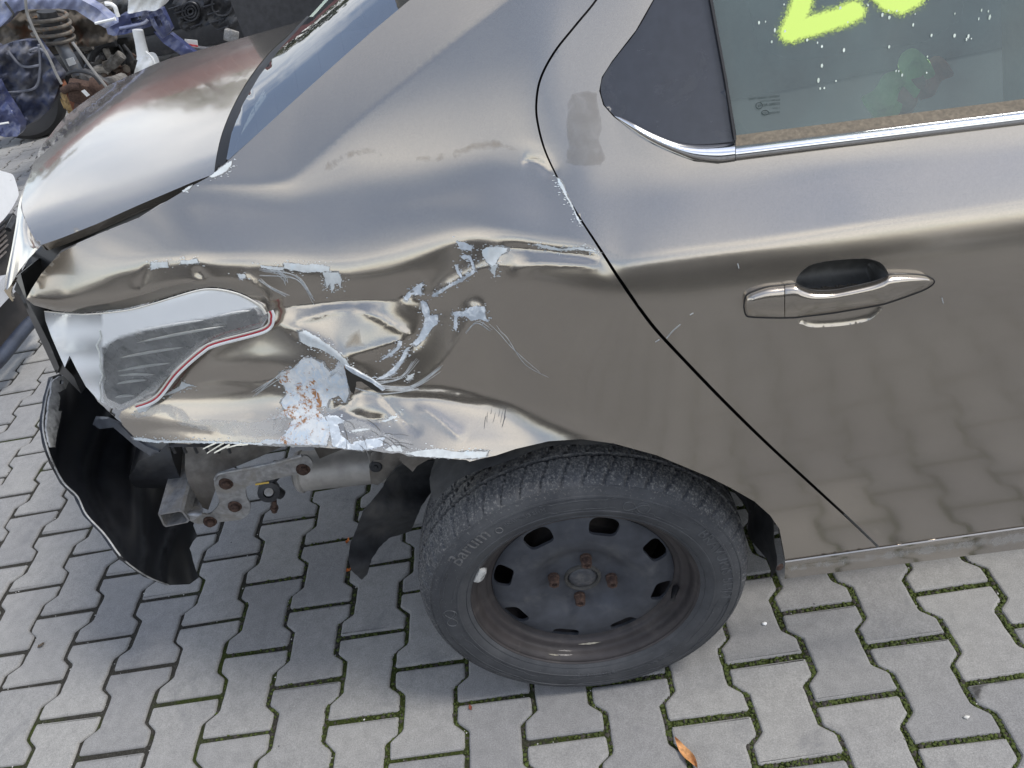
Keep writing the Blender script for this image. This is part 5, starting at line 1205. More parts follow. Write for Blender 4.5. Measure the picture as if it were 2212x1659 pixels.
# scratches and crazing, too fine to pick apart
def scratch_set(curves, rad, mat, name, lift=.0006):
    mb = MB()
    for c in curves:
        P2 = np.array(catmull(c, 6)); P3 = side(P2, lift); n = len(P3); r = [rad*(.35+.65*math.sin(math.pi*(i+.5)/n)) for i in range(n)]
        mb.tube(P3, r, 4, False)
    o = mb.build(name, mat, quarter); tag(o, kind='stuff'); return o
SCR = simple('scratch_grey', (.42, .44, .45), .5, var=.25, scale=150)
rs = np.random.RandomState(42); S = []
for (f, a, b_, c_, n, sp) in ((c3, (190, 330), (400, 370), (500, 510), 7, 14), (c3, (280, 330), (330, 360), (340, 395), 8, 12), (c3, (180, 370), (260, 430), (345, 480), 4, 12), (c3, (860, 1010), (1080, 1020), (1260, 900), 9, 10), (c3, (880, 980), (1020, 960), (1110, 860), 6, 12), (c3, (150, 1060), (260, 980), (330, 930), 6, 16), (c3, (700, 1000), (900, 1050), (1120, 1020), 3, 10), (c3, (1400, 700), (1470, 640), (1560, 690), 3, 8), (c3, (600, 960), (650, 920), (690, 960), 7, 10)):
    for k in range(n):
        o1, o2 = rs.normal(size=2)*sp, rs.normal(size=2)*sp
        S.append(f([(a[0]+o1[0], a[1]+o1[1]), (b_[0]+(o1[0]+o2[0])/2+rs.normal()*3, b_[1]+(o1[1]+o2[1])/2), (c_[0]+o2[0], c_[1]+o2[1])]))
S += [c3([(1590, 650), (1620, 690), (1659, 730), (1760, 880), (1900, 960)]), c3([(1545, 640), (1600, 690), (1700, 800), (1850, 930)])]
scratch_set(S, .0004, SCR, 'scratches')
S2 = [c6([(680, 1450), (705, 1420), (740, 1390)]), c6([(632, 1466), (650, 1455)]), c6([(985, 1130), (990, 1150)]), c6([(1860, 1275), (1866, 1300)]), c6([(780, 1350), (795, 1342)])]
DK = simple('lacquer_crack', (.10, .10, .10), .7); C = []
for k in range(16):
    x, y = rs.uniform(660, 1000), rs.uniform(1200, 1370); an = rs.uniform(-.5, .5)+(.9 if rs.rand() < .3 else 0); ln_c = rs.uniform(40, 150)
    C.append(c3([(x, y), (x+ln_c*.5*math.cos(an)+rs.normal()*5, y+ln_c*.5*math.sin(an)+rs.normal()*5), (x+ln_c*math.cos(an+.2), y+ln_c*math.sin(an+.2))]))
for k in range(10):
    x, y = rs.uniform(1530, 1650), rs.uniform(1130, 1190); C.append(c3([(x, y), (x-8+rs.normal()*4, y+30*rs.uniform(.5, 1.6)), (x-14+rs.normal()*5, y+60*rs.uniform(.5, 1.3))]))
scratch_set(C, .0004, DK, 'lacquer_cracks', .0011)
mb = MB()
for c in S2: P3 = side(np.array(catmull(c, 6)), .0005); mb.tube(P3, .0006, 4, False)
o = mb.build('scratches', SCR, door); tag(o, kind='stuff')
# torn fold below the bulge: a lifted tongue of metal with its dark pocket
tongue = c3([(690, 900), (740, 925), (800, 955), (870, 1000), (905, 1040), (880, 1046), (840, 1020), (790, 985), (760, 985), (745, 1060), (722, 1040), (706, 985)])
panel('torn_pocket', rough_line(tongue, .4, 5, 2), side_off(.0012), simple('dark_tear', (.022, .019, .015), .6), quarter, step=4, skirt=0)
fold = c3([(690, 885), (730, 905), (790, 940), (850, 972), (930, 1030), (915, 1040), (850, 992), (790, 962), (735, 935), (695, 905)])
def lift(P2): return side(P2, .0035)
panel('folded_metal', fold, lift, PRIMER2, quarter, step=4, skirt=.004)
# white plastic splinters under the torn edge
SPL = simple('white_splinter', (.68, .66, .56), .5, var=.1)
for a, b_, w in (((1325, 612), (1410, 572), 3), ((1352, 640), (1460, 574), 3), ((1398, 638), (1500, 585), 4), ((1480, 605), (1580, 578), 3), ((1540, 590), (1620, 582), 2)):
    a2, b2 = np.array(c4([a])[0]), np.array(c4([b_])[0]); t = b2-a2; t /= np.linalg.norm(t); nn = np.array([-t[1], t[0]])*w*.45
    panel('splinter', [tuple(a2-nn*.5), tuple(b2-nn), tuple(b2+nn), tuple(a2+nn*.5)], side_off(.002), SPL, quarter, step=4, skirt=.0015)
# dried dirt
DIRT = film_mat('dried_mud_film', (.27, .215, .15), .40, .72, .5, 34, .85)
film('dried_mud', catmull([(575, 432), (660, 370), (760, 305), (850, 318), (930, 318), (1040, 286), (1080, 290), (1150, 318), (1190, 350), (1195, 375), (1120, 345), (1040, 338), (960, 372), (880, 356), (780, 352), (700, 390)], 4, True), side_off(.0006), DIRT, quarter, 6, 34, core=.12)
film('dried_mud', catmull(c3([(630, 822), (680, 730), (730, 660), (800, 645), (840, 740), (900, 800), (870, 822), (740, 815)]), 4, True), side_off(.0006), DIRT, quarter, 5, 22, core=.14)
SMUDGE = film_mat('rubbed_smudge', (.20, .18, .155), .34, .62, .26, 38, .7)
film('smudge', rough_line(c6([(245, 440), (270, 395), (330, 380), (385, 392), (400, 470), (415, 540), (400, 600), (425, 680), (400, 715), (300, 722), (232, 705), (250, 620), (240, 520)]), .8, 5, 9), side_off(.0007), SMUDGE, door, 5, 7, core=.10)
# road film streaks on sill
film('road_dust', [tuple(p) for p in np.concatenate([st_+[0, 1], (sb_*.8+st_*.2)[::-1]])], lambda P2: np.array([p+np.array([0, -.0012, 0]) for p in [at_y(q, V0) for q, V0 in zip(P2, [side(np.array([[q[0], np.interp(q[0], st_[:, 0], st_[:, 1])+1]]), .007)[0][1]-.001 for q in P2])]]), film_mat('road_dust_film', (.36, .35, .33), .42, .62, .5, 40, .9, stretch=(1, 1, .15)), sill, 9, 12)
# ------------------------------------------------------------------ window marks: sprayed strokes, drops, etched maker's mark
strokes = [[(1742, -30), (1728, 20), (1712, 58), (1706, 70)], [(1708, 68), (1760, 54), (1812, 38), (1846, 24)], [(1898, -20), (1918, 2), (1945, 8), (1975, -8), (1990, -30)]]
def spray(V2):
    d = np.full(len(V2), 1e9)
    for s_ in strokes:
        Q = np.array(s_)
        for p, q in zip(Q[:-1], Q[1:]):
            e = q-p; t = np.clip(((V2-p)@e)/(e@e), 0, 1); d = np.minimum(d, np.linalg.norm(V2-(p+t[:, None]*e), axis=1))
    return np.where(d < 13, .6, .5*np.exp(-((d-13)/12.0))-.36*(1-np.exp(-(d-13)/30.0))).clip(-.6, .6)
SPRAY = film_mat('yellow_spray_paint', (.60, .78, .15), .46, .80, .92, 420, .5)
film('sprayed_mark', [(1600, -60), (2080, -60), (2080, 40), (2000, 90), (1860, 110), (1720, 130), (1640, 110)], side_off(-.0088), SPRAY, door, 2.6, dens=spray)
mb = MB(); rs = np.random.RandomState(3)
for k in range(45):
    u, v = rs.uniform(1610, 2212), rs.uniform(5, 215)
    if v > 290-(u-1590)*.13-70: continue
    p = side(np.array([[u, v]]), -.0085)[0]; r = rs.uniform(.0006, .0016); n = rs.randint(5, 8); e = rs.uniform(1, 2.2)
    c = [Vector(p)+Vector((math.cos(6.283*i/n)*r, .2*math.sin(6.283*i/n)*r, math.sin(6.283*i/n)*r*e)) for i in range(n)]; mb.add(c, [tuple(range(n-1, -1, -1))])
o = mb.build('paint_drops', simple('white_drops', (.75, .85, .72), .5), door, False, None); tag(o, kind='stuff')
def glass_text(s, p0, size, tilt):
    cu = bpy.data.curves.new('t', 'FONT'); cu.body = s; cu.size = size; cu.align_x = 'RIGHT'; cu.resolution_u = 2
    ob = bpy.data.objects.new('t', cu); COL.objects.link(ob); bpy.context.view_layer.update()
    me = bpy.data.meshes.new_from_object(ob.evaluated_get(bpy.context.evaluated_depsgraph_get()))
    V2 = np.array([(p0[0]+v.co.x+tilt*v.co.y*.35, p0[1]-v.co.y-v.co.x*tilt) for v in me.vertices]); F = [tuple(p.vertices) for p in me.polygons]
    bpy.data.objects.remove(ob); bpy.data.meshes.remove(me); return side(V2, -.0088), F
mb = MB()
for s_, y, sz in (('SAINT-GOBAIN SEKURIT', 209, 6.2), ('DOT 211 M89 AS2', 217, 5.4), ('43R-000015', 226, 8), ('VVVV  3', 234, 4.5), ('E000191', 244.5, 7)):
    V, F = glass_text(s_, (1685, y), sz, .10); mb.add(V, F)
for (u, v, t) in ((1640, 228, 'E9'), (1653, 243, 'CCC')):
    pts = side(np.array([(u+(7 if t == 'E9' else 7.5)*math.cos(a), v+(7 if t == 'E9' else 5)*math.sin(a)) for a in np.linspace(0, 6.283, 25)]), -.0088); mb.tube(pts, .0004, 4, False)
    V, F = glass_text(t, (u+4.5, v+2.5), 7 if t == 'E9' else 5, .1); mb.add(V, F)
mb.build('etched_mark', simple('etched_ink', (.03, .045, .045), .7), door, False, None)
# ------------------------------------------------------------------ other wrecks behind the boot
def flat(name, outline, Y, mat, parent, step=8, skirt=.02, wob=0.0, seed=0, holes=()):
    rs = np.random.RandomState(seed); ph = rs.uniform(0, 6, 4)
    def fn(P2): 
        return np.array([at_y(p, Y+wob*(math.sin(p[0]*.11+ph[0])+math.sin(p[1]*.13+ph[1])+.6*math.sin(p[0]*.27+p[1]*.21+ph[2]))) for p in P2])
    return panel(name, outline, fn, mat, parent, step=step, skirt=skirt, holes=holes)
def tubep(name, pts, Y, r, mat, parent, n=8):
    Y = Y if hasattr(Y, '__len__') else [Y]*len(pts); P3 = [at_y(p, y) for p, y in zip(pts, Y)]
    P3 = catmull(P3, 6); MB().tube(P3, r, n).build(name, mat, parent)
BLUE = simple('blue_body_paint', (.05, .062, .15), .38, metal=.3, var=.15, scale=20, col2=(.20, .21, .25), scale2=7, t2=(.5, .75), coat=.5)
BLUEL = simple('dusty_lilac_blue_paint', (.21, .235, .36), .45, metal=.2, var=.15, scale=18, col2=(.40, .40, .42), scale2=6, t2=(.5, .75), coat=.3)
BLUED = simple('dark_blue_apron', (.030, .040, .085), .6, var=.4, scale=12, col2=(.16, .155, .15), scale2=5, t2=(.42, .70))
GRIME = simple('grimy_steel', (.085, .072, .058), .85, var=.4, scale=14, bmp=.5, bscale=40, col2=(.12, .055, .03), scale2=5, t2=(.52, .66))
GREYM = simple('grey_engine_metal', (.20, .19, .175), .7, metal=.2, var=.4, scale=20, bmp=.4, bscale=50, col2=(.07, .06, .05), scale2=12, t2=(.45, .65))
WHITE = simple('white_plastic', (.72, .72, .70), .45, var=.08, scale=20, col2=(.5, .5, .47), scale2=9, t2=(.55, .8))
BY = 4.0
bc = thing('blue_wreck', 'stripped blue car front with bare suspension and coil spring', 'car', (-1.6, 4.5, 0))
flat('wing_rail', cb4([(-60, 330), (0, 318), (60, 262), (130, 192), (200, 133), (300, 108), (500, 108), (700, 100), (880, 118), (960, 170), (1100, 262), (1240, 332), (1400, 322), (1385, 232), (1260, 205), (1130, 95), (1010, 30), (900, -30), (500, -120), (0, -120), (-60, 60)]), 4.0, BLUEL, bc, 7, .10, .012, 1)
flat('front_crossmember', cb4([(1240, 335), (1258, 400), (1330, 420), (1450, 402), (1600, 360), (1745, 312), (1805, 282), (1805, 150), (1700, 122), (1500, 165), (1380, 190), (1385, 260)]), 3.86, BLUE, bc, 6, .12, .008, 2, holes=[cb4([(1520, 215), (1640, 185), (1655, 235), (1540, 272)])])
tubep('crossmember_rib', cb4([(1400, 330), (1560, 300), (1690, 262), (1722, 230)]), 3.85, .009, BLUEL, bc)
flat('lamp_bracket', cb4([(1730, 145), (1800, 110), (1880, 100), (1920, 180), (2000, 355), (1900, 450), (1830, 380), (1770, 290)]), 3.8, BLUE, bc, 6, .06, .01, 3, holes=[cb4([(1790, 200), (1850, 180), (1900, 300), (1850, 330)])])
flat('lower_strut', cb4([(1790, 372), (1900, 452), (1985, 392), (2100, 480), (2330, 660), (2330, 800), (2074, 620), (1900, 500)]), 3.9, BLUE, bc, 6, .05, .004, 4)
flat('inner_wheelhouse', cb4([(-40, 300), (130, 170), (300, 60), (880, 80), (1100, 240), (1330, 400), (1340, 480), (1100, 545), (900, 545), (760, 620), (560, 640), (300, 560), (0, 600)]), 4.42, GRIME, bc, 9, .05, .03, 5)
flat('front_apron', cb4([(-60, 520), (0, 545), (150, 490), (300, 470), (440, 470), (560, 640), (660, 770), (745, 880), (705, 965), (645, 1130), (565, 1290), (460, 1380), (330, 1450), (180, 1560), (60, 1400), (0, 1150), (-60, 1000)]), 3.95, BLUED, bc, 8, .05, .03, 6)
for pts in ([(300, 620), (440, 560), (560, 640)], [(60, 1080), (300, 1060), (430, 1000), (470, 800), (455, 520)], [(90, 590), (260, 770), (470, 760)], [(130, 1120), (200, 1290), (330, 1440)]):
    tubep('apron_rib', cb4(pts), 3.93, .008, simple('apron_rib_dust', (.14, .145, .17), .7, var=.3, scale=20) if 'apron_rib_dust' not in bpy.data.materials else bpy.data.materials['apron_rib_dust'], bc, 6)
flat('bumper_corner', cb4([(-60, 960), (0, 1080), (120, 1260), (240, 1460), (235, 1545), (200, 1592), (60, 1600), (-60, 1570)]), 3.78, BLUE, bc, 7, .08, .012, 7)
tubep('bumper_corner_edge', cb4([(-20, 1450), (40, 1440), (100, 1430)]), 3.76, .006, WHITE, bc)
# strut with coil spring
sa, sb2 = np.array(at_y(cb4([(540, 130)])[0], 4.22)), np.array(at_y(cb4([(660, 520)])[0], 4.22)); ax_ = Vector(sb2-sa); Lh = ax_.length; ax_.normalize(); e1 = ax_.orthogonal().normalized(); e2 = ax_.cross(e1)
pts = []
for i in range(133):
    t = i/132; a = t*2*math.pi*4.6; pts.append(Vector(sa)+ax_*(Lh*t)+(e1*math.cos(a)+e2*math.sin(a))*(.105+.012*math.sin(t*3)))
SPR = simple('spring_steel', (.15, .135, .115), .7, metal=.3, var=.3, scale=40, col2=(.22, .12, .06), scale2=16, t2=(.55, .68))
MB().tube(pts, .0115, 8).build('coil_spring', SPR, bc)
MB().lathe([(0, 0), (.055, 0), (.06, .04), (.055, Lh), (0, Lh)], Vector(sa), ax_, 16).build('bump_stop', PLASTIC, bc)
s0, s1 = Vector(at_y(cb4([(690, 470)])[0], 4.2)), Vector(at_y(cb4([(930, 900)])[0], 4.12)); MB().tube([s0, s1], .042, 16).build('strut_tube', simple('strut_paint', (.10, .11, .125), .55, var=.3, scale=14, col2=(.17, .14, .11), scale2=9), bc)
flat('strut_label', cb4([(765, 690), (850, 668), (888, 745), (805, 775)]), 4.10, WHITE, bc, 5, .004)
# brake disc, hub, caliper
dc = Vector(at_y(cb4([(830, 1190)])[0], 4.0)); dn = Vector((-.86, -.5, .12)).normalized()
DISCR = simple('rusty_brake_disc', (.17, .062, .03), .8, metal=.2, var=.3, scale=40, col2=(.09, .04, .025), scale2=14, t2=(.5, .7))
MB().lathe([(.07, .012), (.138, .012), (.14, .008), (.14, -.012), (.138, -.014), (.07, -.014)], dc, dn, 48).build('brake_disc', DISCR, bc)
MB().lathe([(0, .055), (.030, .055), (.034, .045), (.060, .042), (.072, .030), (.074, .010)], dc, dn, 32).build('wheel_hub', simple('ochre_hub', (.36, .25, .11), .8, var=.35, scale=60, bmp=.4, col2=(.12, .07, .04), scale2=22), bc)
mb = MB(); cp = Vector(at_y(cb4([(1010, 1080)])[0], 3.95)); mb.box(cp, (.20, .11, .13), Matrix.Rotation(.5, 3, 'Y') @ Matrix.Rotation(.3, 3, 'Z'), .03); mb.box(cp+Vector((-.03, -.05, -.09)), (.12, .10, .10), Matrix.Rotation(.4, 3, 'Y'), .025); mb.tube([cp+Vector((-.10, -.06, .05)), cp+Vector((-.02, -.09, .07)), cp+Vector((.03, -.09, .06))], .022, 12)
mb.build('brake_caliper', RUST, bc)
flat('caliper_label', cb4([(945, 1062), (985, 1045), (1048, 1108), (1012, 1130)]), 3.84, WHITE, bc, 5, .003)
tubep('lower_arm', cb4([(1000, 880), (1110, 930), (1190, 990), (1330, 970), (1430, 930)]), [4.1, 4.05, 4.05, 4.2, 4.4], .045, GREYM, bc, 10)
tubep('drive_shaft', cb4([(1080, 1000), (1160, 1010), (1210, 1080)]), 3.95, .05, RUST, bc, 12)
# engine clutter
rs = np.random.RandomState(11)
flat('engine_block', cb4([(880, 520), (1330, 450), (1560, 430), (1640, 720), (1560, 900), (1300, 950), (1150, 850), (980, 760)]), 4.7, simple('engine_dark', (.035, .033, .03), .8, var=.5, scale=15, bmp=.6, bscale=30), bc, 9, .2, .04, 8)
CL = [[(900, 580), (1000, 560), (1080, 545)], [(1060, 700), (1100, 600), (1220, 520), (1350, 500)], [(1100, 760), (1180, 700), (1260, 650)], [(1230, 780), (1320, 740), (1420, 640)], [(1120, 820), (1210, 800), (1280, 830)], [(1380, 520), (1440, 640), (1450, 900)], [(1440, 520), (1520, 620), (1560, 700)], [(1230, 560), (1260, 640), (1300, 700)], [(1000, 640), (1050, 720), (1040, 800)]]
for i, c in enumerate(CL):
    tubep('engine_hose', cb4(c), 4.5+.05*(i % 3), [.018, .024, .03, .034, .03, .008, .01, .022, .016][i], [GREYM, PLASTIC, GREYM, GREYM, simple('pale_alloy', (.33, .31, .28), .6, metal=.4, var=.3, scale=30) if i == 4 else GREYM, PLASTIC, PLASTIC, GREYM, PLASTIC][i], bc, 10)
for i in range(16):
    u, v = rs.uniform(930, 1560), rs.uniform(540, 900); p = Vector(at_y(cb4([(u, v)])[0], 4.55)); mb = MB(); r = rs.uniform(.014, .032)
    mb.lathe([(0, -r), (r, -r), (r*1.05, 0), (r*.7, r*.2), (r*.7, r), (0, r)], p, Vector(rs.normal(size=3)), 10); mb.build('engine_fitting', [GREYM, GRIME, RUST, PLASTIC][i % 4], bc)
tubep('brake_line', cb4([(295, -60), (310, 120), (360, 270), (440, 440), (580, 690), (650, 850), (720, 980)]), 3.78, .008, simple('dusty_cable', (.22, .215, .205), .7, var=.2), bc, 8)
tubep('stabiliser_link', cb4([(845, 490), (960, 650), (1100, 840), (1280, 1060)]), 3.82, .009, bpy.data.materials['dusty_cable'], bc, 8)
tubep('sensor_cable', cb4([(780, 870), (860, 835), (980, 835), (1090, 880), (1180, 980)]), 3.85, .011, PLASTIC, bc, 8)
tubep('bonnet_hinge', cb4([(60, 20), (110, 90), (155, 160), (140, 200)]), 3.9, .007, PLASTIC, bc, 6)
tubep('washer_hose', cb4([(1230, 45), (1290, 48), (1340, 80), (1360, 140), (1380, 195)]), 3.75, .012, WHITE, bc, 8)
tubep('loose_trim', cb4([(1105, 275), (1200, 252), (1345, 218)]), 3.72, [.003]+[.008]*11+[.012], WHITE, bc, 6)
flat('bay_back', cb4([(850, -60), (1260, -60), (1500, -40), (1500, 180), (1300, 220), (1150, 110), (1000, 30)]), 4.6, simple('engine_bay_dark', (.05, .053, .055), .7, var=.5, scale=10, bmp=.5, bscale=25), bc, 8, .1, .04, 9)
for c in ([(1060, 40), (1180, 60), (1300, 20)], [(1080, 80), (1200, 100), (1330, 90)], [(1160, 130), (1260, 170), (1330, 150)]): tubep('bay_hose', cb4(c), 4.35, .016, GREYM, bc)
# washer bottle
wb_ = thing('washer_bottle', 'white plastic washer bottle with long filler neck hanging on the blue wreck', 'bottle', tuple(at_y(cb4([(1680, 880)])[0], 3.85)))
flat('filler_tank', catmull(cb4([(1498, 10), (1500, -60), (1900, -60), (1915, 20), (1880, 80), (1800, 128), (1700, 120), (1600, 142), (1500, 158), (1490, 120)]), 4, True), 3.70, WHITE, wb_, 5, .10, .012, 10)
n0, n1 = Vector(at_y(cb4([(1605, 350)])[0], 3.80)), Vector(at_y(cb4([(1680, 690)])[0], 3.80)); MB().tube([n0, n0.lerp(n1, .5), n0.lerp(n1, .9), n1], [.030, .031, .036, .042], 14).build('filler_neck', WHITE, wb_)
flat('bottle_body', catmull(cb4([(1618, 690), (1700, 660), (1760, 690), (1800, 790), (1775, 850), (1700, 900), (1600, 930), (1560, 880), (1590, 760)]), 4, True), 3.74, WHITE, wb_, 6, .10, .014, 12)
tubep('bottle_strap', cb4([(1700, 600), (1780, 680), (1820, 790)]), 3.7, .006, WHITE, wb_, 6)
# tyre beside the wreck
ty = thing('loose_tyre', 'black tyre standing on the paving beneath the blue wreck', 'tyre', (-2.2, 4.75, 0))
tc_ = Vector(at_z((92, 292), 0)); tc_.z = .30; tn = Vector((.25, -.95, .12)).normalized()
MB().lathe([(.19, -.07), (.22, -.09), (.27, -.095), (.298, -.075), (.303, -.03), (.303, .03), (.298, .075), (.27, .095), (.22, .09), (.19, .07), (.19, -.07)], tc_, tn, 48).build('tyre_carcass', simple('black_tyre_rubber', (.012, .012, .013), .7, var=.3, scale=30), ty)
MB().lathe([(0, .02), (.05, .02), (.06, .0), (.15, -.01), (.19, .06), (.195, .06), (.19, -.07)], tc_, tn, 40).build('steel_rim', simple('dark_rim', (.03, .03, .032), .6, var=.3), ty)
# black plastic engine covers
def cover(name, outline, rings, label, Y):
    t = thing(name, label, 'engine cover', tuple(at_y(outline[-1], Y)), None)
    flat('cover_shell', outline, Y, PLASTIC, t, 6, .05, .012, len(outline))
    for (u, v, r) in rings:
        pts = [at_y((u+r*math.cos(a), v+r*1.1*math.sin(a)), Y-.02) for a in np.linspace(0, 2*math.pi, 25)]; MB().tube(pts, .008, 6).build('cover_ring', PLASTIC, t)
    for k in range(5):
        a = outline[0]; b2 = outline[len(outline)//2]; w = (k+.5)/5; p = np.array(a)*(1-w)+np.array(b2)*w
        MB().tube([at_y(p+[-12, 4], Y-.022), at_y(p+[12, -4], Y-.022)], .006, 6).build('cover_rib', PLASTIC, t)
cover('engine_cover', c1([(1150, 35), (1180, 90), (1205, 190), (1250, 212), (1330, 190), (1405, 165), (1390, 90), (1345, -40), (1180, -40)]), [(412, 25, 18), (412, 25, 12), (412, 25, 6)], 'ribbed black plastic cover with round rings beside the white bottle', 4.3)
cover('engine_cover', c1([(1352, -40), (1400, 150), (1440, 185), (1510, 215), (1575, 195), (1640, 130), (1650, -40)]), [(480, 10, 22)], 'smooth black plastic cover hanging in front of the dark van', 4.25)
hk = thing('metal_bracket', 'small bare metal bracket below the black plastic covers', 'bracket', tuple(at_y(c1([(1550, 280)])[0], 4.2)))
mb = MB(); hp_ = Vector(at_y(c1([(1550, 240)])[0], 4.2)); mb.box(hp_, (.085, .05, .07), Matrix.Rotation(.5, 3, 'Y'), .008); mb.box(hp_+Vector((.03, -.03, .02)), (.05, .02, .03), Matrix.Rotation(.5, 3, 'Y'), .004); mb.build('bracket_body', GALV, hk)
rd = thing('finned_cooler', 'small grey finned cooler with red and white label', 'cooler', tuple(at_y(c1([(1320, 370)])[0], 4.1)))
flat('cooler_core', c1([(1252, 312), (1330, 322), (1395, 330), (1380, 420), (1260, 420)]), 4.1, simple('cooler_fins', (.14, .14, .15), .6, metal=.4, var=.4, scale=120), rd, 6, .05)
flat('cooler_label', c1([(1236, 262), (1320, 270), (1328, 318), (1242, 305)]), 4.08, WHITE, rd, 5, .004)
flat('label_stripe', c1([(1240, 290), (1325, 304), (1327, 316), (1242, 302)]), 4.072, simple('label_red', (.5, .06, .07), .5), rd, 5, .002)
# dark van behind
VANP = simple('charcoal_van_paint', (.020, .023, .028), .35, metal=.3, var=.2, scale=10, coat=.5, col2=(.05, .05, .05), scale2=4, t2=(.55, .8))
van = thing('dark_van', 'dark charcoal van parked behind the wrecked cars', 'van', (-.5, 6.3, 0))
mb = MB(); mb.box((-.6, 6.45, .90), (4.6, 1.7, 1.2), None, .14); mb.box((-.9, 6.5, 1.55), (3.2, 1.4, .45), None, .18); mb.build('van_body', VANP, van)
mb = MB(); mb.box((-.6, 5.585, .34), (4.4, .05, .16), None, .02); mb.build('van_sill', PLASTIC, van)
for x in (.15, -1.15): mb = MB(); mb.box((x, 5.596, .98), (.012, .01, 1.1)); mb.build('van_door_seam', BLACK, van)
for x in (1.05, -2.2):
    mb = MB(); mb.lathe([(0, -.02), (.19, -.03), (.2, 0), (.25, .02), (.31, .0), (.32, -.1), (.32, -.2)], (x, 5.60, .32), (0, -1, 0), 36); mb.build('van_wheel', bpy.data.materials['black_tyre_rubber'], van)
# ------------------------------------------------------------------ white car front at the left edge
wA, wB = at_z((-20, 800), .10), at_z((75, 690), .10); wd = wB-wA; wd[2] = 0; wd /= np.linalg.norm(wd); wnv = np.array([wd[1], -wd[0], 0])
def wpl(P2, off=0.0, lean=0.0):
    d = rays(P2[:, 0], P2[:, 1]); t = (((wA+wnv*off)-CAM_T)@wnv)/(d@wnv); return CAM_T+d*t[:, None]
wc = thing('white_wreck', 'white car front with bare condenser and no bumper', 'car', tuple(wA*[1, 1, 0]))
bon = catmull(c2([(-160, 70), (0, 130), (60, 148), (95, 165), (120, 230), (136, 300), (120, 345), (70, 430), (0, 512), (-160, 640)]), 4, True)
def bonn(P2):
    P = wpl(P2, .02); z = P[:, 2]; return P
WP = simple('white_body_paint', (.74, .75, .76), .3, var=.04, scale=20, coat=.6, col2=(.5, .5, .5), scale2=40, t2=(.66, .8))
panel('bonnet', bon, bonn, WP, wc, step=7, skirt=.06, skirt_dir=tuple(-wnv*.8+np.array([0, 0, .2])))
core = c2([(-160, 620), (0, 540), (100, 440), (125, 470), (120, 620), (150, 800), (200, 1080), (232, 1200), (150, 1320), (0, 1460), (-160, 1600)])
panel('condenser_core', core, lambda P2: wpl(P2, -.03), simple('condenser_dark', (.03, .027, .026), .7, var=.3, scale=30), wc, step=9, skirt=.03, skirt_dir=tuple(-wnv))
FIN = simple('condenser_fin', (.17, .15, .14), .55, metal=.5, var=.3, scale=60)
for k in range(24):
    a = np.array([-40, 560+k*40.0]); b_ = np.array([240, 560+k*40.0-262])
    ok = [p for p in [a*(1-t)+b_*t for t in np.linspace(0, 1, 41)] if inside(np.array([p[0]]), np.array([p[1]]), core)[0]]
    if len(ok) < 3: continue
    P3 = wpl(np.array(c2([tuple(ok[0]), tuple(ok[-1])])), -.018); MB().tube(P3, .0042, 6).build('condenser_tube', FIN, wc)
panel('bumper_beam', c2([(-160, 1040), (0, 935), (42, 888), (100, 900), (135, 990), (60, 1060), (0, 1125), (-160, 1240)]), lambda P2: wpl(P2, .03), simple('grey_beam', (.42, .43, .45), .5, var=.12, scale=15), wc, step=8, skirt=.04, skirt_dir=tuple(-wnv))
tubep2 = wpl(np.array(catmull(c2([(-60, 1560), (0, 1500), (90, 1390), (180, 1280), (235, 1225)]), 5)), .02); MB().tube(tubep2, .026, 12).build('lower_hose', simple('navy_hose', (.025, .032, .05), .5, var=.3, scale=20), wc)
tb = wpl(np.array(c2([(60, 560), (110, 470)])), .02); MB().tube(tb, .012, 8).build('condenser_bracket', PLASTIC, wc)
# ------------------------------------------------------------------ rag on the seat behind the window
def rag(name, u, v, col, w, h, label):
    rs = np.random.RandomState(int(u)); n = 14; V = []; F = []
    c = at_y((u, v), -.085)
    for j in range(n):
        for i in range(n):
            x = (i/(n-1)-.5)*w; z = (j/(n-1)-.5)*h; fold_ = .012*math.sin(x*150+z*60)+.008*math.sin(z*230+x*40)
            s_ = 1-.5*abs(z/h+.0)-.3*(z/h); V.append((c[0]+x*s_+.01*math.sin(z*90), c[1]+fold_, c[2]+z+.012*math.sin(x*120)))
    for j in range(n-1):
        for i in range(n-1): F.append((j*n+i, j*n+i+1, (j+1)*n+i+1, (j+1)*n+i))
    o = mesh_obj(name, V, F, simple(name+'_cloth', col, .9, var=.2, scale=60), None); return tag(o, label, 'rag')
rag('rag', 1942, 186, (.6, .95, .4), .055, .06, 'crumpled light green rag behind the door window')
rag('rag', 1985, 192, (.7, .3, .25), .05, .05, 'crumpled dull red rag next to the green one behind the window')
# ------------------------------------------------------------------ small litter
def leaf(u, v, L, wd_, rz, col, label, cat='leaf', curl=.4):
    c = at_z((u, v), .006); V = []; F = []; n, m = 12, 6; rs = np.random.RandomState(int(u+v))
    for i in range(n+1):
        t = i/n; hw = wd_*math.sin(math.pi*t)**.8*(1-.35*t)+.0004
        for k in range(m+1):
            s_ = k/m*2-1; x = (t-.5)*L; y = s_*hw; z = .004+.010*curl*(s_*s_)*(.5+.5*math.sin(t*7))+.008*curl*t*t+.001*rs.normal()
            V.append((c[0]+x*math.cos(rz)-y*math.sin(rz), c[1]+x*math.sin(rz)+y*math.cos(rz), max(.0012, z)))
    for i in range(n):
        for k in range(m): F.append((i*(m+1)+k, i*(m+1)+k+1, (i+1)*(m+1)+k+1, (i+1)*(m+1)+k))
    o = mesh_obj('leaf' if cat == 'leaf' else 'shard', V, F, simple('leaf_%d' % int(u), col, .7, var=.35, scale=120, col2=[x*.45 for x in col], scale2=60, t2=(.45, .7)), None); return tag(o, label, cat)
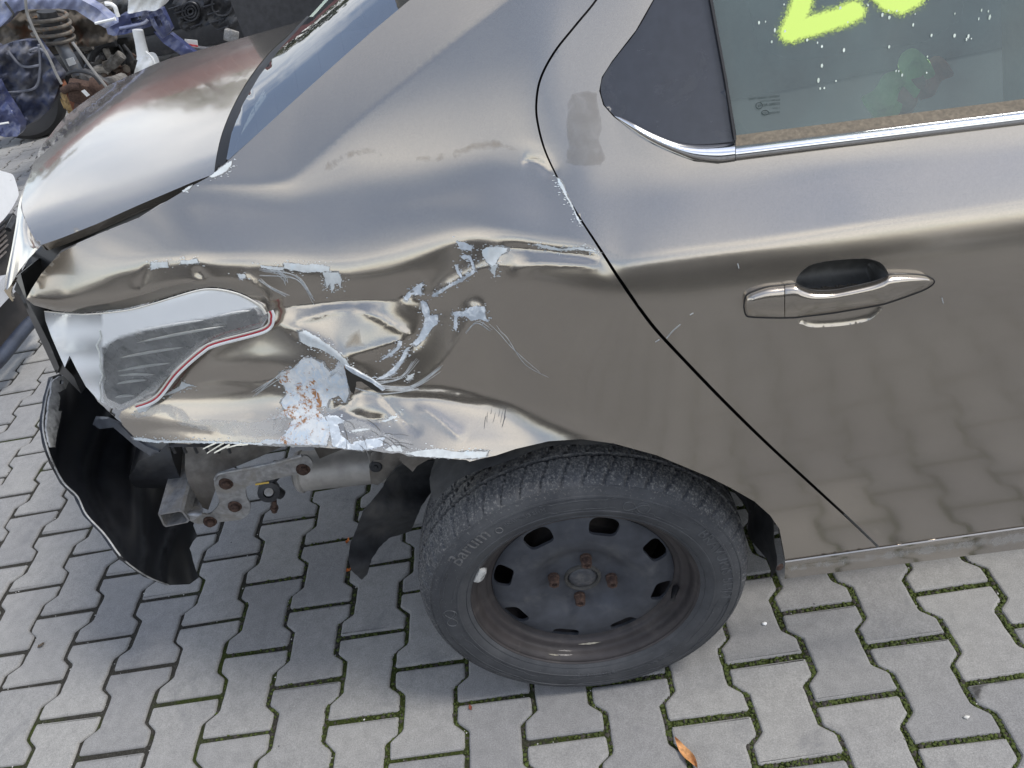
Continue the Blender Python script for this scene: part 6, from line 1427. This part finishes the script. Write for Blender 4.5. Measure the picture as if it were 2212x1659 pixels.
leaf(1482, 1628, .062, .010, 2.05, (.52, .26, .10), 'curled orange brown leaf on the paving at the bottom edge', curl=1.0)
leaf(1016, 1528, .011, .004, 1.9, (.22, .06, .035), 'tiny dark red leaf in the joint below the wheel')
leaf(88, 1393, .018, .006, .8, (.10, .075, .05), 'small dark brown leaf on the left paving', curl=.2)
for (u, v, L, rz, lb) in ((751, 1168, .016, 1.2, 'upper orange plastic shard beside the torn wheel arch liner'), (753, 1231, .013, .4, 'lower orange plastic shard beneath the torn wheel arch liner')): leaf(u, v, L, .005, rz, (.85, .24, .05), lb, 'shard')
def stone(u, v, r, col, label):
    c = at_z((u, v), r*.5); rs = np.random.RandomState(int(u)); bm = bmesh.new(); bmesh.ops.create_icosphere(bm, subdivisions=2, radius=1)
    for q in bm.verts: q.co = Vector((q.co.x*(1+.2*rs.normal()), q.co.y*(.7+.1*rs.normal()), q.co.z*.55))*r
    V = [Vector(c)+q.co for q in bm.verts]; F = [[q.index for q in f.verts] for f in bm.faces]; bm.free(); return tag(mesh_obj('pebble', V, F, simple('pebble_%d' % int(u), col, .6, var=.15), None), label, 'pebble')
stone(1651, 1347, .0055, (.8, .8, .78), 'white pebble on a paver right of the wheel')
stone(2088, 1549, .005, (.55, .54, .5), 'grey pebble in the muddy joint near the right edge')
rs = np.random.RandomState(77); mb = MB(); oct_ = [(1, 0, 0), (-1, 0, 0), (0, 1, 0), (0, -1, 0), (0, 0, .7), (0, 0, -.7)]; of_ = [(0, 2, 4), (2, 1, 4), (1, 3, 4), (3, 0, 4), (2, 0, 5), (1, 2, 5), (3, 1, 5), (0, 3, 5)]
cnt = 0
while cnt < 900:
    u, v = rs.uniform(-.3, 3.0), rs.uniform(-.9, 1.6); c = round(u/W_); lu_ = u-c*W_; k = v/L_-(c % 2)/2; fv = (k-math.floor(k))*L_-.1
    hw = .0825 if abs(fv) > .06 else .0575 if abs(fv) < .04 else .0575+(abs(fv)-.04)/.02*.025
    injoint = abs(abs(lu_)-hw) < .006 or abs(abs(fv)-.1) < .004
    if not injoint and rs.rand() > .03: continue
    r = rs.uniform(.0006, .0017)*(1.4 if injoint else .7); z = -.003 if injoint else .0006
    mb.add([(u+a*r*rs.uniform(.7, 1.3), v+b_*r*rs.uniform(.7, 1.3), z+d*r) for a, b_, d in oct_], of_); cnt += 1
o = mb.build('grit', simple('pale_grit', (.5, .49, .46), .7, var=.4, scale=300), None, False, None); tag(o, 'pale grit scattered in the paving joints', 'grit', kind='stuff')
# ------------------------------------------------------------------ the yard around, seen in the reflections
def tree(x, y, h, seed, label):
    t = thing('tree', label, 'tree', (x, y, 0), 'trees behind the yard'); rs = np.random.RandomState(seed)
    mb = MB(); mb.tube([(x, y, -.1), (x+.1, y, h*.3), (x-.05, y+.1, h*.6), (x, y, h*.92)], [.2, .16, .1, .03], 10); tips = []
    for k in range(26):
        a = rs.uniform(0, 6.28); z0 = h*rs.uniform(.28, .85); L = h*.30*(1.15-z0/h); p0 = Vector((x, y, z0)); p1 = p0+Vector((math.cos(a)*L, math.sin(a)*L, L*rs.uniform(.1, .5)))
        mb.tube([p0, p0.lerp(p1, .5)+Vector((0, 0, .1)), p1], [.05, .03, .01], 6); tips.append((p0.lerp(p1, .55), L*.45)); tips.append((p1, L*.42))
    mb.build('trunk', simple('bark', (.07, .055, .042), .9, var=.3, scale=12, bmp=.5, bscale=20) if 'bark' not in bpy.data.materials else bpy.data.materials['bark'], t)
    V = []; F = []
    for c, r in tips:
        for _ in range(110):
            d = Vector(rs.normal(size=3)); d.normalize(); q = c+d*r*rs.uniform(.2, 1.0)**.6; e = Vector(rs.normal(size=3)).normalized(); g = e.orthogonal().normalized(); s_ = rs.uniform(.06, .13); n = len(V)
            V += [q-e*s_, q+g*s_*.45, q+e*s_, q-g*s_*.45]; F.append((n, n+1, n+2, n+3))
    mesh_obj('crown', V, F, simple('foliage', (.075, .085, .03), .6, var=.5, scale=2.2, col2=(.14, .11, .03), scale2=1.2, t2=(.5, .7)) if 'foliage' not in bpy.data.materials else bpy.data.materials['foliage'], t, False)
tree(-7.5, 20.0, 8.6, 1, 'tall leafy tree reflected in the middle of the boot lid'); tree(-13.0, 19.0, 7.2, 2, 'shorter leafy tree reflected at the left of the boot lid'); tree(-2.8, 21.0, 8.8, 3, 'leafy tree reflected in the rear window')
def container(name, c, sz, rz, mat, label):
    t = thing(name, label, 'container', (c[0], c[1], 0)); Rz = Matrix.Rotation(rz, 3, 'Z'); mb = MB(); mb.box((c[0], c[1], c[2]), sz, Rz); mb.build('container_shell', mat, t)
    mb = MB(); n = int(sz[0]/.28)
    for s_ in (-1, 1):
        for k in range(n): mb.box(Vector(c)+Rz @ Vector((-sz[0]/2+.16+k*.28, s_*(sz[1]/2+.015), 0)), (.14, .03, sz[2]*.93), Rz)
    mb.build('corrugation', mat, t)
container('grey_container', (-4.8, 13.5, 1.25), (8.0, 2.3, 2.5), .06, simple('grey_container_paint', (.22, .22, .22), .5, var=.15, scale=3), 'grey lower container of the stack reflected in the boot lid')
container('red_container', (-5.1, 13.5, 3.05), (7.0, 2.3, 1.1), .06, simple('red_container_paint', (.26, .10, .095), .5, var=.15, scale=3), 'red steel container reflected as a red band in the boot lid')
def add_unseen_car(name, x0, y0, rz, col, label, L=4.1, H=1.46):
    """plain car added out of view: lofted body with wheel arches, glazed cabin, lamps and wheels"""
    t = thing(name, label, 'car', (x0, y0, 0), 'unseen cars added behind the camera'); Mx = Matrix.Translation((x0, y0, 0)) @ Matrix.Rotation(rz, 4, 'Z')
    pm = simple(name+'_paint_%d' % int(abs(x0*10)), col, .35, metal=.3, var=.15, scale=8, coat=.5); n = 56
    lo = lambda s: .24; W = .87
    def top(s): return float(np.interp(s, [0, .03, .1, .27, .33, .45, .62, .74, .86, .93, .98, 1], [.62, .72, .80, .92, .96, .97, .98, .99, 1.0, .98, .86, .70]))
    V = []; F = []; sec = [(0, 0), (.86, 0), (.97, .12), (1.0, .45), (.985, .8), (.90, .97), (.7, 1.0), (0, 1.01)]; k = len(sec)*2-1
    full = [(-a, b) for a, b in sec[::-1]]+sec[1:]
    for i in range(n+1):
        s_ = i/n; x = (s_-.5)*L; w = W*float(np.interp(s_, [0, .04, .15, .85, .96, 1], [.72, .9, 1, 1, .92, .76])); zt = top(s_); zl = .22
        for (sx, h) in full:
            z = zl+(zt-zl)*h
            for cx in (-.31*L, .31*L):
                dd_ = math.hypot(x-cx, z-.31)
                if dd_ < .36 and abs(sx) > .8: z = max(z, .31+math.sqrt(max(0, .36**2-(x-cx)**2)))
            V.append(Mx @ Vector((x, sx*w, z)))
    m = len(full)
    for i in range(n):
        for j in range(m-1): F.append((i*m+j, i*m+j+1, (i+1)*m+j+1, (i+1)*m+j))
    F.append(tuple(range(m))); F.append(tuple(n*m+j for j in range(m))[::-1]); mesh_obj('car_body', V, F, pm, t, True, 40)
    def cabin(nm, sc, mt, a, b_, zo):
        V = []; F = []; q = 24
        for i in range(q+1):
            s_ = i/q; x = a+(b_-a)*s_; zt = float(np.interp(s_, [0, .08, .28, .55, .8, .95, 1], [.93, 1.1, H-.04, H, H-.05, 1.12, .95]))+zo
            for (sx, h) in ((-1, 0), (-.97, .3), (-.84, .85), (-.72, 1), (0, 1.03), (.72, 1), (.84, .85), (.97, .3), (1, 0)): V.append(Mx @ Vector((x, sx*.80*sc, .9+(zt-.9)*h)))
        for i in range(q):
            for j in range(8): F.append((i*9+j, i*9+j+1, (i+1)*9+j+1, (i+1)*9+j))
        return mesh_obj(nm, V, F, mt, t, True, 40)
    cabin('windows', 1.0, simple('yard_glass', (.012, .014, .016), .08, var=.1) if 'yard_glass' not in bpy.data.materials else bpy.data.materials['yard_glass'], -.24*L, .36*L, 0)
    V = [Mx @ Vector((x, y, z)) for (x, y, z) in ((-.02*L, -.6, H+.015), (.2*L, -.6, H+.0), (.2*L, .6, H+.0), (-.02*L, .6, H+.015), (-.02*L, -.6, H-.05), (.2*L, -.6, H-.06), (.2*L, .6, H-.06), (-.02*L, .6, H-.05))]
    mesh_obj('roof_panel', V, [(0, 1, 2, 3), (7, 6, 5, 4), (0, 4, 5, 1), (1, 5, 6, 2), (2, 6, 7, 3), (3, 7, 4, 0)], pm, t, False)
    for cx in (-.31*L, .31*L):
        for sy in (-1, 1):
            mb = MB(); mb.lathe([(0, .01), (.1, .012), (.18, .0), (.2, .02), (.27, .03), (.30, .01), (.305, -.08), (.30, -.17)], Mx @ Vector((cx, sy*.84, .305)), Mx.to_3x3() @ Vector((0, sy, 0)), 28); mb.build('wheel', bpy.data.materials['black_tyre_rubber'], t)
    for sy in (-.62, .62):
        mb = MB(); mb.box(Mx @ Vector((-.478*L, sy, .68)), (.10, .30, .13), Mx.to_3x3(), .03); mb.build('unseen_headlamp', WHITE, t)
add_unseen_car('unseen_car', 1.2, -4.25, .03, (.018, .018, .02), 'unseen black car added for the dark reflection below the door crease')  # cars out of view, added to give the paint its dark reflected band
add_unseen_car('unseen_car', -3.6, -4.3, -.04, (.02, .024, .045), 'unseen dark navy car added to darken reflections in the crumpled quarter panel')
add_unseen_car('unseen_car', 6.0, -4.2, .0, (.05, .045, .042), 'unseen dark brown grey car added to darken reflections at the far right of the door')
add_unseen_car('unseen_car', -8.4, -4.2, .06, (.09, .09, .095), 'unseen mid grey car added for reflections at the rear corner of the wreck')

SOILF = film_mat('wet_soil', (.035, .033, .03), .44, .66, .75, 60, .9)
def flatz(P2): return np.array([at_z(p, .0035) for p in P2])
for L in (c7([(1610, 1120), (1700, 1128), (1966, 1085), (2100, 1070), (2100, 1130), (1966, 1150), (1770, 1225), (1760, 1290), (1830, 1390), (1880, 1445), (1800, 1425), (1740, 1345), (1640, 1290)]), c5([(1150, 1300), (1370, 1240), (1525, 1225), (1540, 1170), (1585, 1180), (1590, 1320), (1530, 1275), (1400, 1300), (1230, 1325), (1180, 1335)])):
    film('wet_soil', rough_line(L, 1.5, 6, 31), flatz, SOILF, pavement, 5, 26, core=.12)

# moss cushions in the joints, thicker towards the right
rs = np.random.RandomState(123); mb = MB(); cnt = 0; mb2 = MB()
while cnt < 12500:
    u, v = rs.uniform(.5, 2.7), rs.uniform(-.75, .45)
    c = round(u/W_); lu_ = u-c*W_; k = v/L_-(c % 2)/2; fv = (k-math.floor(k))*L_-.1
    hw = .0825 if abs(fv) > .06 else .0575 if abs(fv) < .04 else .0575+(abs(fv)-.04)/.02*.025
    if abs(lu_) > hw: hw_d = abs(lu_)-hw
    e = min(abs(abs(lu_)-hw), abs(abs(fv)-.1) if abs(lu_) < hw else 9)
    if e > .0062: continue
    dn_ = .5+.5*math.sin(u*3.1+1.2*math.sin(v*4.3))*math.cos(v*3.7-u)
    if rs.rand() > dn_*min(1, (u-.3)/1.2)+.06: continue
    r = rs.uniform(.0020, .0054)*(1.25-e/.0062*.6); z = -.0040+rs.uniform(-.001, .0012); t_ = mb if rs.rand() < .75 else mb2
    t_.add([(u+a*r*rs.uniform(.6, 1.4), v+b_*r*rs.uniform(.6, 1.4), z+d*r*rs.uniform(.7, 1.3)) for a, b_, d in oct_], of_); cnt += 1
o = mb.build('moss', simple('moss_cushion', (.052, .070, .012), .95, var=.5, scale=160), pavement, True, None); tag(o, kind='stuff')
o = mb2.build('moss', simple('soil_crumb', (.045, .040, .032), .95, var=.5, scale=200), pavement, False, None); tag(o, kind='stuff')
# shell behind everything so that gaps read dark
V2, T, bd = tri_poly([(1300, -80), (1210, 100), (1190, 220), (1215, 340), (1300, 500), (1380, 640), (1560, 850), (1880, 1160), (2300, 1110), (2300, 280), (1600, 365), (1500, 370), (1380, 320), (1290, 240), (1280, 170), (1400, -60)], 24)
Pn = side(V2, -.060)
mesh_obj('door_inner_shell', Pn, [tuple(t) for t in T], BLACK, door)
V2, T, bd = tri_poly([(1000, -60), (560, 320), (300, 500), (150, 570), (100, 630), (300, 640), (600, 600), (650, 900), (1000, 950), (1250, 930), (1500, 980), (1650, 1060), (1880, 1170), (1380, 660), (1190, 330), (1180, 180), (1300, -60)], 24)
mesh_obj('quarter_inner_shell', side(V2, -.045), [tuple(t) for t in T], BLACK, car)
